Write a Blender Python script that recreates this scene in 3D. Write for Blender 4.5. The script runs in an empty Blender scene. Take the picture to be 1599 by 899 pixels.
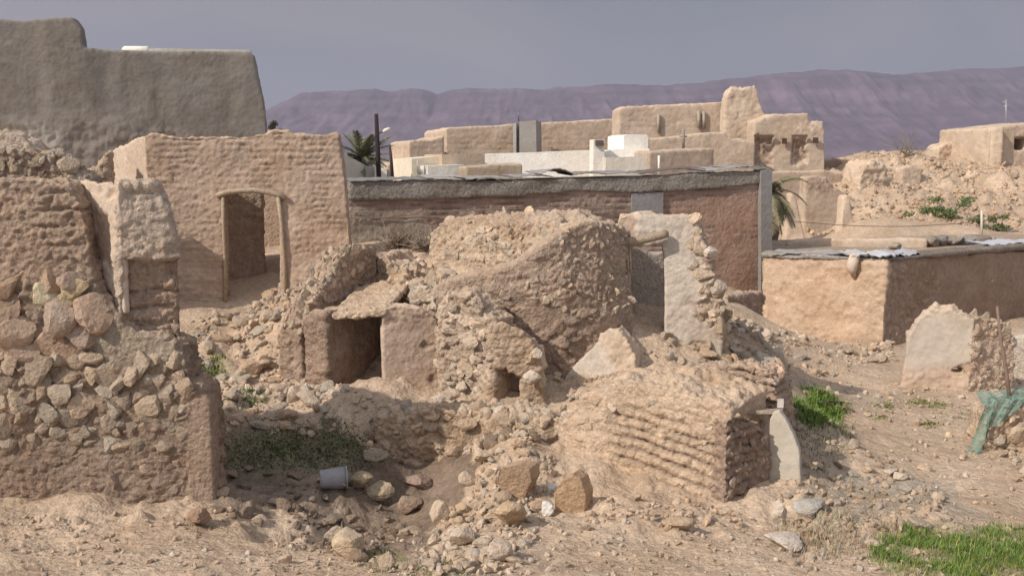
import bpy, bmesh, math, random, time
import numpy as np
from mathutils import Vector, Matrix, geometry
T0 = time.time()
S = bpy.context.scene
COL = S.collection
random.seed(7)
RNG = np.random.default_rng(11)

# ------------------------------------------------------------------ camera
FPX, W0, H0, EYE = 1500.0, 1599.0, 899.0, 5.0
PITCH = math.atan((449.5 - 250.0) / FPX)
cd = bpy.data.cameras.new('camera'); cam = bpy.data.objects.new('camera', cd); COL.objects.link(cam)
cd.sensor_width = 36.0; cd.lens = 36.0 * FPX / W0
cd.clip_start = 0.1; cd.clip_end = 30000
cam.location = (0, 0, EYE); cam.rotation_euler = (math.pi / 2 - PITCH, 0, 0)
S.camera = cam

# ------------------------------------------------------------------ light
SUN_EL, SUN_A = math.radians(37), math.radians(34)      # height, and how far it stands towards the camera side of due left
SD = Vector((-math.cos(SUN_EL) * math.cos(SUN_A), -math.cos(SUN_EL) * math.sin(SUN_A), math.sin(SUN_EL)))
w = bpy.data.worlds.new('World'); S.world = w; w.use_nodes = True
nt = w.node_tree; nt.nodes.clear()
out = nt.nodes.new('ShaderNodeOutputWorld'); bg = nt.nodes.new('ShaderNodeBackground')
sky = nt.nodes.new('ShaderNodeTexSky'); sky.sky_type = 'NISHITA'; sky.sun_disc = False
sky.sun_elevation = SUN_EL; sky.sun_rotation = math.atan2(SD.x, SD.y); sky.air_density = 1.0; sky.dust_density = 2.5
tc = nt.nodes.new('ShaderNodeTexCoord'); mp = nt.nodes.new('ShaderNodeMapping'); mp.inputs['Scale'].default_value = (1.0, 1.0, 3.2)
nz = nt.nodes.new('ShaderNodeTexNoise'); nz.inputs['Scale'].default_value = 1.9; nz.inputs['Distortion'].default_value = .6; nz.inputs['Detail'].default_value = 6; nz.inputs['Roughness'].default_value = .5
rp = nt.nodes.new('ShaderNodeValToRGB')
rp.color_ramp.elements[0].position = .36; rp.color_ramp.elements[0].color = (2.00, 2.30, 2.66, 1)
rp.color_ramp.elements[1].position = .66; rp.color_ramp.elements[1].color = (3.30, 3.14, 3.30, 1)
mx = nt.nodes.new('ShaderNodeMix'); mx.data_type = 'RGBA'; mx.inputs[0].default_value = .88
nt.links.new(tc.outputs['Generated'], mp.inputs['Vector']); nt.links.new(mp.outputs[0], nz.inputs['Vector'])
nt.links.new(nz.outputs['Fac'], rp.inputs[0]); nt.links.new(sky.outputs[0], mx.inputs[6]); nt.links.new(rp.outputs[0], mx.inputs[7])
sx = nt.nodes.new('ShaderNodeSeparateXYZ'); nt.links.new(tc.outputs['Generated'], sx.inputs[0])
def _mr(src, a, b, lo, hi):
    k = nt.nodes.new('ShaderNodeMapRange'); k.interpolation_type = 'SMOOTHSTEP'
    for i_, v_ in enumerate((a, b, lo, hi)): k.inputs[i_ + 1].default_value = v_
    nt.links.new(src, k.inputs[0]); return k.outputs[0]
m1 = nt.nodes.new('ShaderNodeMath'); m1.operation = 'MULTIPLY'          # storm bank ahead kept; unseen sky overhead and behind brightened to add fill
nt.links.new(_mr(sx.outputs['Z'], .28, .8, 1.0, 1.6), m1.inputs[0]); nt.links.new(_mr(sx.outputs['Y'], .45, -.5, 1.0, 2.0), m1.inputs[1])
m0 = nt.nodes.new('ShaderNodeMath'); m0.operation = 'MULTIPLY'; nt.links.new(m1.outputs[0], m0.inputs[0]); nt.links.new(_mr(sx.outputs['Z'], .03, .16, 1.16, 1.0), m0.inputs[1]); m1 = m0
v1 = nt.nodes.new('ShaderNodeVectorMath'); v1.operation = 'SCALE'; nt.links.new(mx.outputs[2], v1.inputs[0]); nt.links.new(m1.outputs[0], v1.inputs['Scale'])
nt.links.new(v1.outputs[0], bg.inputs['Color']); bg.inputs['Strength'].default_value = .1
nt.links.new(bg.outputs[0], out.inputs['Surface'])
sl = bpy.data.lights.new('sun', 'SUN'); sl.energy = 4.4; sl.angle = math.radians(.6); sl.color = (1, .93, .84)
so = bpy.data.objects.new('sun', sl); COL.objects.link(so); so.rotation_euler = SD.to_track_quat('Z', 'Y').to_euler()
S.view_settings.view_transform = 'Standard'; S.view_settings.look = 'None'; S.view_settings.gamma = 1
S.view_settings.exposure = -0.08; S.view_settings.use_curve_mapping = False
S.cycles.max_bounces = 6; S.cycles.volume_bounces = 0

# ------------------------------------------------------------------ surveying helpers
CP, SP = math.cos(PITCH), math.sin(PITCH)
def ray(px, py):
    u = (px - 799.5) / FPX; v = (449.5 - py) / FPX
    return (u, CP + v * SP, -SP + v * CP)
def P(px, py, Y):
    d = ray(px, py); t = Y / d[1]
    return np.array([d[0] * t, Y, EYE + d[2] * t])
def proj(p):
    q = p - np.array([0, 0, EYE])
    dep = q[:, 1] * CP - q[:, 2] * SP; up = q[:, 1] * SP + q[:, 2] * CP
    dep = np.maximum(dep, .01)
    return 799.5 + FPX * q[:, 0] / dep, 449.5 - FPX * up / dep
def hit(px, py, A, B):                      # point of a vertical plane through two plan points
    d = ray(px, py); e = B[:2] - A[:2]; n = np.array([-e[1], e[0]])
    t = n.dot(A[:2]) / (n[0] * d[0] + n[1] * d[1])
    return np.array([d[0] * t, d[1] * t, EYE + d[2] * t])

# ------------------------------------------------------------------ numpy noise
def _h(ix, iy, iz, s):
    h = (ix.astype(np.int64) * 374761393 + iy.astype(np.int64) * 668265263 + iz.astype(np.int64) * 2147483647 + s * 974634777) & 0xffffffff
    h = ((h ^ (h >> 13)) * 1274126177) & 0xffffffff
    h = ((h ^ (h >> 16)) * 2246822519) & 0xffffffff
    return ((h ^ (h >> 15)) & 0xffffff) / float(0xffffff)
def vn(p, s=0):
    f = np.floor(p); i = f.astype(np.int64); t = p - f; t = t * t * t * (t * (t * 6 - 15) + 10)
    r = 0
    for a in (0, 1):
        wa = t[:, 0] if a else 1 - t[:, 0]
        for b in (0, 1):
            wb = t[:, 1] if b else 1 - t[:, 1]
            for c in (0, 1):
                wc = t[:, 2] if c else 1 - t[:, 2]
                r = r + wa * wb * wc * _h(i[:, 0] + a, i[:, 1] + b, i[:, 2] + c, s)
    return r * 2 - 1
def fbm(p, sc=1.0, o=3, s=0, g=.5):
    r = 0; a = 1; n = 0
    for k in range(o):
        r = r + a * vn(p * sc + 17.3 * k, s + k); n += a; a *= g; sc *= 2.03
    return r / n
def voro(p, s=0, jit=.9, full=False):
    f = np.floor(p).astype(np.int64); N = len(p)
    f1 = np.full(N, 9.); f2 = np.full(N, 9.); cid = np.zeros(N); vv = np.zeros((N, 3))
    for a in (-1, 0, 1):
        for b in (-1, 0, 1):
            for c in (-1, 0, 1):
                ix, iy, iz = f[:, 0] + a, f[:, 1] + b, f[:, 2] + c
                qx = ix + .5 + jit * (_h(ix, iy, iz, s) - .5); qy = iy + .5 + jit * (_h(ix, iy, iz, s + 1) - .5); qz = iz + .5 + jit * (_h(ix, iy, iz, s + 2) - .5)
                d = np.sqrt((p[:, 0] - qx) ** 2 + (p[:, 1] - qy) ** 2 + (p[:, 2] - qz) ** 2)
                m = d < f1
                f2 = np.where(m, f1, np.minimum(f2, d)); cid = np.where(m, _h(ix, iy, iz, s + 3), cid); f1 = np.where(m, d, f1)
                if full: vv = np.where(m[:, None], np.stack([p[:, 0] - qx, p[:, 1] - qy, p[:, 2] - qz], 1), vv)
    return (f1, f2, cid, vv) if full else (f1, f2, cid)
def sstep(a, b, x):
    t = np.clip((x - a) / (b - a), 0, 1); return t * t * (3 - 2 * t)
def inpoly(x, y, poly):
    r = np.zeros(len(x), bool); n = len(poly)
    for i in range(n):
        x1, y1 = poly[i]; x2, y2 = poly[(i + 1) % n]
        if y1 == y2: continue
        m = ((y1 > y) != (y2 > y)) & (x < (x2 - x1) * (y - y1) / (y2 - y1) + x1)
        r ^= m
    return r

# ------------------------------------------------------------------ materials
def C3(*c): return np.array(c, float)
SAND = C3(.52, .392, .282); MUD = C3(.455, .342, .262); MUDB = C3(.345, .25, .19); PALE = C3(.53, .43, .345); PLAST = C3(.56, .48, .40)
BRICK = C3(.33, .24, .195); GREYM = C3(.30, .265, .23); STONE = C3(.52, .415, .315); STONEG = C3(.41, .34, .27); WHITE = C3(.78, .74, .68)
OCHRE = C3(.52, .385, .275); CONC = C3(.33, .31, .29); DARKM = C3(.17, .12, .09)
def mat_attr(name, rough=.95, bump=.35, fine=55, coarse=9, var=.28, tint=(.86, .80, .74)):
    m = bpy.data.materials.new(name); m.use_nodes = True; n = m.node_tree; L = n.links
    b = n.nodes['Principled BSDF']; b.inputs['Roughness'].default_value = rough; b.inputs['Specular IOR Level'].default_value = .15
    at = n.nodes.new('ShaderNodeAttribute'); at.attribute_name = 'Col'
    ge = n.nodes.new('ShaderNodeNewGeometry')
    n1 = n.nodes.new('ShaderNodeTexNoise'); n1.inputs['Scale'].default_value = coarse; n1.inputs['Detail'].default_value = 6; n1.inputs['Roughness'].default_value = .65
    n2 = n.nodes.new('ShaderNodeTexNoise'); n2.inputs['Scale'].default_value = fine; n2.inputs['Detail'].default_value = 4; n2.inputs['Roughness'].default_value = .6
    n3 = n.nodes.new('ShaderNodeTexNoise'); n3.inputs['Scale'].default_value = .9; n3.inputs['Detail'].default_value = 3
    for q in (n1, n2, n3): L.new(ge.outputs['Position'], q.inputs['Vector'])
    def mr(src, a, b_, lo, hi):
        k = n.nodes.new('ShaderNodeMapRange'); k.inputs[1].default_value = a; k.inputs[2].default_value = b_; k.inputs[3].default_value = lo; k.inputs[4].default_value = hi
        L.new(src, k.inputs[0]); return k.outputs[0]
    a1 = mr(n1.outputs['Fac'], .3, .7, 1 - var, 1 + var); a2 = mr(n2.outputs['Fac'], .3, .7, 1 - var * .7, 1 + var * .7)
    mm = n.nodes.new('ShaderNodeMath'); mm.operation = 'MULTIPLY'; L.new(a1, mm.inputs[0]); L.new(a2, mm.inputs[1])
    vm = n.nodes.new('ShaderNodeVectorMath'); vm.operation = 'SCALE'; L.new(at.outputs['Color'], vm.inputs[0]); L.new(mm.outputs[0], vm.inputs['Scale'])
    tm = n.nodes.new('ShaderNodeMix'); tm.data_type = 'RGBA'; tm.blend_type = 'MULTIPLY'; tm.inputs[7].default_value = (*tint, 1)
    L.new(mr(n3.outputs['Fac'], .42, .66, 0, .8), tm.inputs[0]); L.new(vm.outputs[0], tm.inputs[6])
    L.new(tm.outputs[2], b.inputs['Base Color'])
    if bump:
        ad = n.nodes.new('ShaderNodeMath'); ad.operation = 'MULTIPLY_ADD'; ad.inputs[1].default_value = .45
        L.new(n2.outputs['Fac'], ad.inputs[0]); L.new(n1.outputs['Fac'], ad.inputs[2])
        vo = n.nodes.new('ShaderNodeTexVoronoi'); vo.inputs['Scale'].default_value = coarse * 1.7; vo.distance = 'EUCLIDEAN'; dw = n.nodes.new('ShaderNodeVectorMath'); dw.operation = 'MULTIPLY_ADD'
        dw.inputs[1].default_value = (.05, .05, .05); L.new(n2.outputs['Color'], dw.inputs[0]); L.new(ge.outputs['Position'], dw.inputs[2]); L.new(dw.outputs[0], vo.inputs['Vector'])
        ad2 = n.nodes.new('ShaderNodeMath'); ad2.operation = 'MULTIPLY_ADD'; ad2.inputs[1].default_value = -.55; L.new(vo.outputs['Distance'], ad2.inputs[0]); L.new(ad.outputs[0], ad2.inputs[2])
        bp = n.nodes.new('ShaderNodeBump'); bp.inputs['Strength'].default_value = bump; bp.inputs['Distance'].default_value = .075
        L.new(ad2.outputs[0], bp.inputs['Height']); L.new(bp.outputs[0], b.inputs['Normal'])
    return m
M_EARTH = mat_attr('earth', bump=.7, fine=42, coarse=11, var=.24)
M_ROCK = mat_attr('rock', rough=.85, bump=.6, fine=60, coarse=14, var=.22, tint=(.9, .84, .76))
M_WALL = mat_attr('mud_render', bump=.32, fine=34, coarse=8, var=.16)
M_PLASTER = mat_attr('plaster', bump=.25, fine=50, coarse=5, var=.10, tint=(.90, .86, .80))
M_FAR = mat_attr('far_wall', bump=.3, fine=12, coarse=2.5, var=.14, tint=(.9, .86, .8))
M_GROUND = mat_attr('ground_soil', bump=.7, fine=40, coarse=9, var=.24, tint=(.84, .80, .76))
M_WOOD = mat_attr('weathered_wood', rough=.8, bump=.4, fine=70, coarse=22, var=.3)
M_METAL = mat_attr('sheet_metal', rough=.42, bump=.1, fine=20, coarse=4, var=.12)
for _n in M_METAL.node_tree.nodes:
    if _n.type == 'BSDF_PRINCIPLED': _n.inputs['Metallic'].default_value = .35
M_LEAF = mat_attr('leaf', rough=.6, bump=0, fine=30, coarse=8, var=.3, tint=(.9, .95, .7))
M_NET = mat_attr('net_cloth', rough=.8, bump=.2, fine=90, coarse=15, var=.2)
def _weave():
    n = M_NET.node_tree; L = n.links; b = n.nodes['Principled BSDF']; o_ = n.nodes['Material Output']; tr = n.nodes.new('ShaderNodeBsdfTransparent'); mxs = n.nodes.new('ShaderNodeMixShader')
    ns = n.nodes.new('ShaderNodeTexNoise'); ns.inputs['Scale'].default_value = 16; ns.inputs['Detail'].default_value = 5; ge_ = n.nodes.new('ShaderNodeNewGeometry'); L.new(ge_.outputs['Position'], ns.inputs['Vector'])
    k = n.nodes.new('ShaderNodeMapRange'); k.inputs[1].default_value = .40; k.inputs[2].default_value = .58; k.inputs[3].default_value = .35; k.inputs[4].default_value = 1.0; L.new(ns.outputs['Fac'], k.inputs[0])
    L.new(k.outputs[0], mxs.inputs[0]); L.new(tr.outputs[0], mxs.inputs[1]); L.new(b.outputs[0], mxs.inputs[2]); L.new(mxs.outputs[0], o_.inputs['Surface'])
_weave()
M_HILL = mat_attr('hill_rock', bump=0, fine=.012, coarse=.003, var=.18, tint=(.85, .8, .9))

# ------------------------------------------------------------------ mesh building
def tag(o, label=None, cat=None, group=None, kind=None):
    if label: o['label'] = label
    if cat: o['category'] = cat
    if group: o['group'] = group
    if kind: o['kind'] = kind
    return o
def thing(name, loc, label, cat, group=None):
    o = bpy.data.objects.new(name, None); COL.objects.link(o); o.location = Vector([float(a) for a in loc]); o.empty_display_size = .3
    return tag(o, label, cat, group)
class Geo:
    def __init__(s): s.V = []; s.F = []; s.C = []; s.MI = []; s.SM = []; s.n = 0
    def add(s, V, F, C, mi=0, sm=False):
        V = np.asarray(V, float).reshape(-1, 3)
        C = np.asarray(C, float)
        if C.ndim == 1: C = np.tile(C, (len(V), 1))
        Fs = F if isinstance(F, list) and len(F) and isinstance(F[0], np.ndarray) else [np.asarray(F)]
        for f in Fs:
            if len(f): s.F.append(f.astype(np.int32) + s.n); s.MI.append(np.full(len(f), mi)); s.SM.append(np.full(len(f), sm))
        s.V.append(V); s.C.append(C); s.n += len(V)
    def mesh(s, name, mats, off):
        V = np.concatenate(s.V) - np.asarray(off); me = bpy.data.meshes.new(name)
        lt = np.concatenate([np.full(len(f), f.shape[1]) for f in s.F]); ls = np.concatenate([[0], np.cumsum(lt)[:-1]])
        lv = np.concatenate([f.ravel() for f in s.F])
        me.vertices.add(len(V)); me.vertices.foreach_set('co', V.astype(np.float32).ravel())
        me.loops.add(len(lv)); me.loops.foreach_set('vertex_index', lv.astype(np.int32))
        me.polygons.add(len(lt)); me.polygons.foreach_set('loop_start', ls.astype(np.int32)); me.polygons.foreach_set('loop_total', lt.astype(np.int32))
        me.polygons.foreach_set('material_index', np.concatenate(s.MI).astype(np.int32)); me.polygons.foreach_set('use_smooth', np.concatenate(s.SM).astype(bool))
        for m in mats: me.materials.append(m)
        me.update(calc_edges=True)
        c = me.color_attributes.new('Col', 'FLOAT_COLOR', 'POINT'); CC = np.ones((len(V), 4), np.float32); CC[:, :3] = np.clip(np.concatenate(s.C), 0, 1)
        c.data.foreach_set('color', CC.ravel()); return me
    def link(s, name, mats, parent=None, origin=None):
        V = np.concatenate(s.V)
        if parent is not None: off = np.array(parent.location)
        elif origin is not None: off = np.array(origin)
        else: off = np.array([V[:, 0].mean(), V[:, 1].mean(), V[:, 2].min()])
        if parent is not None and parent.type == 'MESH': off = np.array(parent['_off'])
        me = s.mesh(name, mats if isinstance(mats, (list, tuple)) else [mats], off)
        o = bpy.data.objects.new(name, me); COL.objects.link(o)
        if parent is not None: o.parent = parent
        else: o.location = off
        OFFS[o.name] = off
        return o
OFFS = {}
def child_of(g, name, mats, parent):                # sub-part: parent is a mesh placed with its own offset
    off = OFFS[parent.name]; me = g.mesh(name, mats if isinstance(mats, (list, tuple)) else [mats], off)
    o = bpy.data.objects.new(name, me); COL.objects.link(o); o.parent = parent; OFFS[o.name] = off; return o

# stones
ICO = {}
for sub in (1, 2, 3):
    bm = bmesh.new(); bmesh.ops.create_icosphere(bm, subdivisions=sub, radius=1)
    ICO[sub] = (np.array([v.co for v in bm.verts]), np.array([[v.index for v in f.verts] for f in bm.faces])); bm.free()
def stone_shape(sub, k=8, rng=RNG, o0=.42, o1=1.0):
    D, F = ICO[sub]; D = D / np.linalg.norm(D, axis=1)[:, None]
    n = rng.normal(size=(k, 3)); n /= np.linalg.norm(n, axis=1)[:, None]; d = rng.uniform(o0, o1, k)
    dt = D @ n.T; r = np.where(dt > .08, d / np.maximum(dt, .08), 9).min(1); r = np.minimum(r, 1.15)
    r = r * (1 + .04 * vn(D * 3 + rng.uniform(0, 50), 3))
    return D * r[:, None]
STV = {s: [stone_shape(s) for _ in range(36)] for s in (1, 2, 3)}
STW = {s: [stone_shape(s, 8, RNG, .38, .68) * 1.45 for _ in range(36)] for s in (1, 2, 3)}
def rotm(rng):
    q = rng.normal(size=4); q /= np.linalg.norm(q); a, b, c, d = q
    return np.array([[1 - 2 * (c * c + d * d), 2 * (b * c - a * d), 2 * (b * d + a * c)], [2 * (b * c + a * d), 1 - 2 * (b * b + d * d), 2 * (c * d - a * b)], [2 * (b * d - a * c), 2 * (c * d + a * b), 1 - 2 * (b * b + c * c)]])
def add_stones(g, pts, sizes, cols, mi=0, flat=None, rng=RNG, big=.22):
    for i in range(len(pts)):
        sub = 3 if sizes[i] > big * 1.6 else (2 if sizes[i] > big * .22 else 1)
        V = STV[sub][rng.integers(36)] * (sizes[i] * .5 * np.array([rng.uniform(.85, 1.25), rng.uniform(.7, 1.0), rng.uniform(.5, .85)]))
        g.add(V @ rotm(rng).T + pts[i], ICO[sub][1], cols[i], mi, False)
def stone_col(n, base=STONE, rng=RNG, v=.22):
    k = 1 + rng.uniform(-v, v, (n, 1)); h = rng.uniform(-.06, .06, (n, 1))
    return np.clip(base * k * np.concatenate([1 + h, np.ones((n, 1)), 1 - h], 1), 0, .9)

# displacement styles: (offset along normal, colour)
def st_mud(p, U, a=1.0, col=MUD, seed=1):
    q = p * np.array([1, 1, 1.7])
    d = a * (.07 * fbm(p, .9, 2, seed) + .035 * fbm(q, 3.6, 3, seed + 5) + .045 * np.abs(fbm(q, 8, 4, seed + 6, .6)) + .014 * fbm(q, 22, 2, seed + 9))
    r = p[:, 2] / .13 + .9 * fbm(p, 1.1, 3, seed + 3); fr = r - np.floor(r)
    d -= a * .018 * np.exp(-((fr - .5) / .12) ** 2) * sstep(.0, .5, fbm(p, 1.7, 3, seed + 7))
    k = 1 + .13 * fbm(p, 2.2, 3, seed + 11); return d, col * k[:, None]
def st_cob(p, U, a=1.0, col=MUD, row=.15, seed=2, tilt=0, brick=.34, mort=None, wash=0.0):
    uu = U + .12 * fbm(p, 2.2, 3, seed); zz = p[:, 2] + tilt * U + .07 * fbm(p, 1.6, 3, seed + 2)
    r = zz / row; i = np.floor(r); fr = r - i
    c = uu / brick + .5 * (i % 2) + .25 * np.sin(i * 7.1); j = np.floor(c); fc = c - j
    hh = _h(i, j, i * 0, seed + 4)
    wr = fbm(p, 2.4, 3, seed + 13)                                   # where the joints have washed out, and where they are smeared over
    jr = np.exp(-(np.minimum(fr, 1 - fr) * row / .020) ** 2); jc = np.exp(-(np.minimum(fc, 1 - fc) * brick / .018) ** 2) * .6
    m = np.maximum(jr, jc * (1 - .6 * (wash > 0))) * sstep(-.25, .35, wr + wash)
    crust = np.abs(fbm(p * np.array([1, 1, 1.8]), 7, 4, seed + 8, .6))
    d = a * (-.038 * m + .016 * (hh - .5) * sstep(-.3, .3, wr) + .045 * fbm(p, 1.0, 2, seed + 6) + .055 * crust - .02 + .02 * fbm(p, 19, 2, seed + 9))
    if mort is None: mort = col * .9
    k = (.93 + .14 * hh + .10 * fbm(p, 3, 3, seed + 17))[:, None]
    return d, (mort * m[:, None] + col * (1 - m)[:, None]) * k
def st_rubble(p, U, a=1.0, col=MUD, scol=STONE, size=.22, seed=3, zs=1.5):
    w_ = p + .06 * np.stack([fbm(p, 5, 2, seed), fbm(p, 5, 2, seed + 40), fbm(p, 5, 2, seed + 80)], 1)
    sel = fbm(p, 1.1, 2, seed + 21) > .05
    def one(sz, sd):
        f1, f2, cid, vv = voro(w_ / sz * np.array([1, 1, zs]), sd, 1.0, True); an = cid * 97.0
        tl_ = vv[:, 0] * np.cos(an) + vv[:, 1] * np.cos(an * 1.7 + 1) + vv[:, 2] * np.sin(an)
        on = cid > .26; return np.clip((f2 - f1 - .03) / .10, 0, 1) * on, cid, tl_
    m1, c1, t1 = one(size, seed); m2, c2, t2 = one(size * .55, seed + 5); tl = np.where(sel, t1, t2)
    m = np.where(sel, m1, m2); cid = np.where(sel, c1, c2); sz = np.where(sel, size, size * .55)
    d = a * sz * (m * (.20 * (.2 + .9 * cid) + .30 * tl) - .05) + a * (.06 * fbm(p, 1.2, 2, seed + 6) + .035 * np.abs(fbm(p, 10, 3, seed + 8)) + .012 * fbm(p, 20, 2, seed + 9))
    k = (.80 + .38 * ((cid * 7.3) % 1))[:, None]; mm = (m * (.45 + .55 * ((cid * 3.7) % 1)))[:, None]
    return d, col * (1 + .12 * fbm(p, 4, 3, seed))[:, None] * (1 - mm) + scol * k * mm
def st_plaster(p, U, a=1.0, col=PLAST, seed=4, chip=None):
    d = a * (.02 * fbm(p, .9, 3, seed) + .004 * fbm(p, 12, 2, seed + 3))
    n = fbm(p, 1.6, 3, seed + 7); k = 1 + .07 * n
    c = col * k[:, None]
    if chip is not None:
        m = sstep(.20, .25, n + .18 * fbm(p, 7, 3, seed + 31)); d -= .03 * m; c = c * (1 - m)[:, None] + chip * m[:, None]
    return d, c
ST = dict(mud=st_mud, cob=st_cob, rubble=st_rubble, plaster=st_plaster)

def prism(poly, holes, n_off):
    """outline (3-D points of a plane) extruded by the vector n_off -> V, tri F"""
    loops = [[Vector(p) for p in poly]] + [[Vector(p) for p in h] for h in holes]
    tri = geometry.tessellate_polygon(loops)
    pts = [p for l in loops for p in l]; N = len(pts)
    V = np.array([list(p) for p in pts] + [list(np.array(p) + n_off(np.array(p)) if callable(n_off) else np.array(p) + n_off) for p in pts])
    F = [[a, b, c] for a, b, c in tri] + [[a + N, c + N, b + N] for a, b, c in tri]
    s = 0
    for l in loops:
        k = len(l)
        for i in range(k):
            a, b = s + i, s + (i + 1) % k; F += [[a, b, b + N], [a, b + N, a + N]]
        s += k
    return V, np.array(F)
def clean(V, F):
    bm = bmesh.new(); vs = [bm.verts.new(v) for v in V]
    for f in F:
        try: bm.faces.new([vs[i] for i in f])
        except ValueError: pass
    bmesh.ops.recalc_face_normals(bm, faces=bm.faces)
    me = bpy.data.meshes.new('t'); bm.to_mesh(me); bm.free(); return me
def slab_solid(A, B, prof, thick, zb=-.5, holes=(), lean=0.0):
    A = P(*A); B = P(*B); e = (B - A)[:2]; e /= np.linalg.norm(e); back = np.array([-e[1], e[0], 0])
    top = [hit(x, y, A, B) for x, y in prof]
    if lean:                                       # the face falls back as it rises
        z0 = min(t[2] for t in top) - .2
    outl = [np.array([top[0][0], top[0][1], zb])] + top + [np.array([top[-1][0], top[-1][1], zb])]
    hs = [[hit(x, y, A, B) for x, y in h] for h in holes]
    V, F = prism(outl, hs, back * thick)
    if lean:
        k_, z_ = lean if isinstance(lean, tuple) else (lean, zb); V[:, :2] += back[:2] * (k_ * np.maximum(0, V[:, 2] - z_))[:, None]
    return V, F, A, np.array([e[0], e[1], 0])
def remesh(solids, vox):
    sc = bpy.data.scenes.new('tmp') if False else S
    g = bmesh.new()
    for V, F in solids:
        me = clean(V, F); g.from_mesh(me); bpy.data.meshes.remove(me)
    me = bpy.data.meshes.new('t'); g.to_mesh(me); g.free()
    o = bpy.data.objects.new('tmp', me); COL.objects.link(o)
    m = o.modifiers.new('r', 'REMESH'); m.mode = 'VOXEL'; m.voxel_size = vox; m.adaptivity = 0
    dg = bpy.context.evaluated_depsgraph_get(); ev = o.evaluated_get(dg); r = ev.to_mesh()
    n = len(r.vertices); V = np.empty(n * 3, np.float32); r.vertices.foreach_get('co', V); V = V.reshape(-1, 3).astype(float)
    N = np.empty(n * 3, np.float32); r.vertex_normals.foreach_get('vector', N); N = N.reshape(-1, 3).astype(float)
    nl = len(r.loops); L = np.empty(nl, np.int32); r.loops.foreach_get('vertex_index', L)
    lt = np.empty(len(r.polygons), np.int32); r.polygons.foreach_get('loop_total', lt)
    ls = np.empty(len(r.polygons), np.int32); r.polygons.foreach_get('loop_start', ls)
    F = []
    for k in (3, 4):
        m_ = lt == k
        if m_.any(): F.append(np.stack([L[ls[m_] + i] for i in range(k)], 1))
    ev.to_mesh_clear(); bpy.data.objects.remove(o); bpy.data.meshes.remove(me)
    return V, N, F
def wall(name, segs, vox=.04, style=('mud', {}), zones=(), mats=None, parent=None, embed=(), label=None, cat=None, group=None, smooth=True, extra=(), erode=.0, zb=None, cut=None):
    """segs: slabs that make one continuous body; zones: (style, params, outline) regions of other make; embed: stones set in the face"""
    solids = []; e0 = None
    for sg in segs:
        V, F, A, e = slab_solid(**sg); solids.append((V, F))
        if e0 is None: e0 = e
    solids += list(extra)
    V, N, F = remesh(solids, vox)
    U = V @ e0
    d, c = ST[style[0]](V, U, **style[1])
    px, py = proj(V)
    jx = 7 * fbm(V, 2.5, 2, 77); jy = 7 * fbm(V, 2.5, 2, 78)
    for z in zones:
        rr = 1.0 if len(z) > 3 else 11.0; wt = np.zeros(len(V))
        for q_ in range(8): wt += inpoly(px + jx + rr * (.35 + .65 * (q_ % 2)) * math.cos(q_ * .785), py + jy + rr * (.35 + .65 * (q_ % 2)) * math.sin(q_ * .785), z[2]) / 8.0
        m = wt > 0
        if m.any():
            k_ = wt[m]; dd, cc = ST[z[0]](V[m], U[m], **z[1]); d[m] = d[m] * (1 - k_) + (dd + (z[3] if len(z) > 3 else 0)) * k_; c[m] = c[m] * (1 - k_)[:, None] + cc * k_[:, None]
    if erode:
        side = sstep(.3, .9, N[:, 2]); d = d + side * erode * fbm(V, 2.6, 3, 31) + side * erode * .6 * fbm(V, 8, 2, 35)
        c = c * (1 - .0 * side)[:, None] + (SAND * 1.06 - c) * (side * .55)[:, None]
    V2 = V + N * d[:, None]
    if cut: V2 = cut(V2)
    g = Geo(); g.add(V2, F, c, 0, smooth)
    for em in embed:
        poly, cnt, smin, smax, col = em[:5]
        m = inpoly(px, py, poly) & (N[:, 1] < .55) if poly is not None else N[:, 2] > .35
        idx = np.nonzero(m)[0]
        if not len(idx): continue
        rng = np.random.default_rng(int(cnt * 13 + smin * 1000)); got = []
        sizes = []
        for t in range(cnt * 14):
            if len(got) >= cnt: break
            i = idx[rng.integers(len(idx))]; s_ = rng.uniform(smin, smax)
            if all(np.linalg.norm(V2[i] - V2[j]) > .37 * (s_ + q) for j, q in zip(got, sizes)): got.append(i); sizes.append(s_)
        got = np.array(got); sizes = np.array(sizes)
        cols = stone_col(len(got), col, rng)
        pts = V2[got] - N[got] * (sizes * (em[5] if len(em) > 5 else .2))[:, None]
        for i in range(len(got)):
            s_ = sizes[i]; sub = 3 if s_ > .14 else 2; Vs = STW[sub][rng.integers(36)] * (s_ * .5 * np.array([rng.uniform(.8, 1.3), .55, rng.uniform(.7, 1.15)]))
            a = rng.uniform(-.6, .6); R1 = np.array([[math.cos(a), 0, -math.sin(a)], [0, 1, 0], [math.sin(a), 0, math.cos(a)]])
            b = rng.uniform(-.3, .3) + math.atan2(e0[1], e0[0]); R2 = np.array([[math.cos(b), -math.sin(b), 0], [math.sin(b), math.cos(b), 0], [0, 0, 1]])
            g.add(Vs @ (R2 @ R1).T + pts[i], ICO[sub][1], cols[i], 1, False)
    o = g.link(name, [mats or M_EARTH, M_ROCK], parent)
    if parent is None: tag(o, label, cat or 'ruined wall', group)
    elif label: o['label'] = label
    return o
def seg(A, B, prof, thick, zb=-.3, holes=(), lean=0.0): return dict(A=A, B=B, prof=prof, thick=thick, zb=zb, holes=holes, lean=lean)
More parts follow.
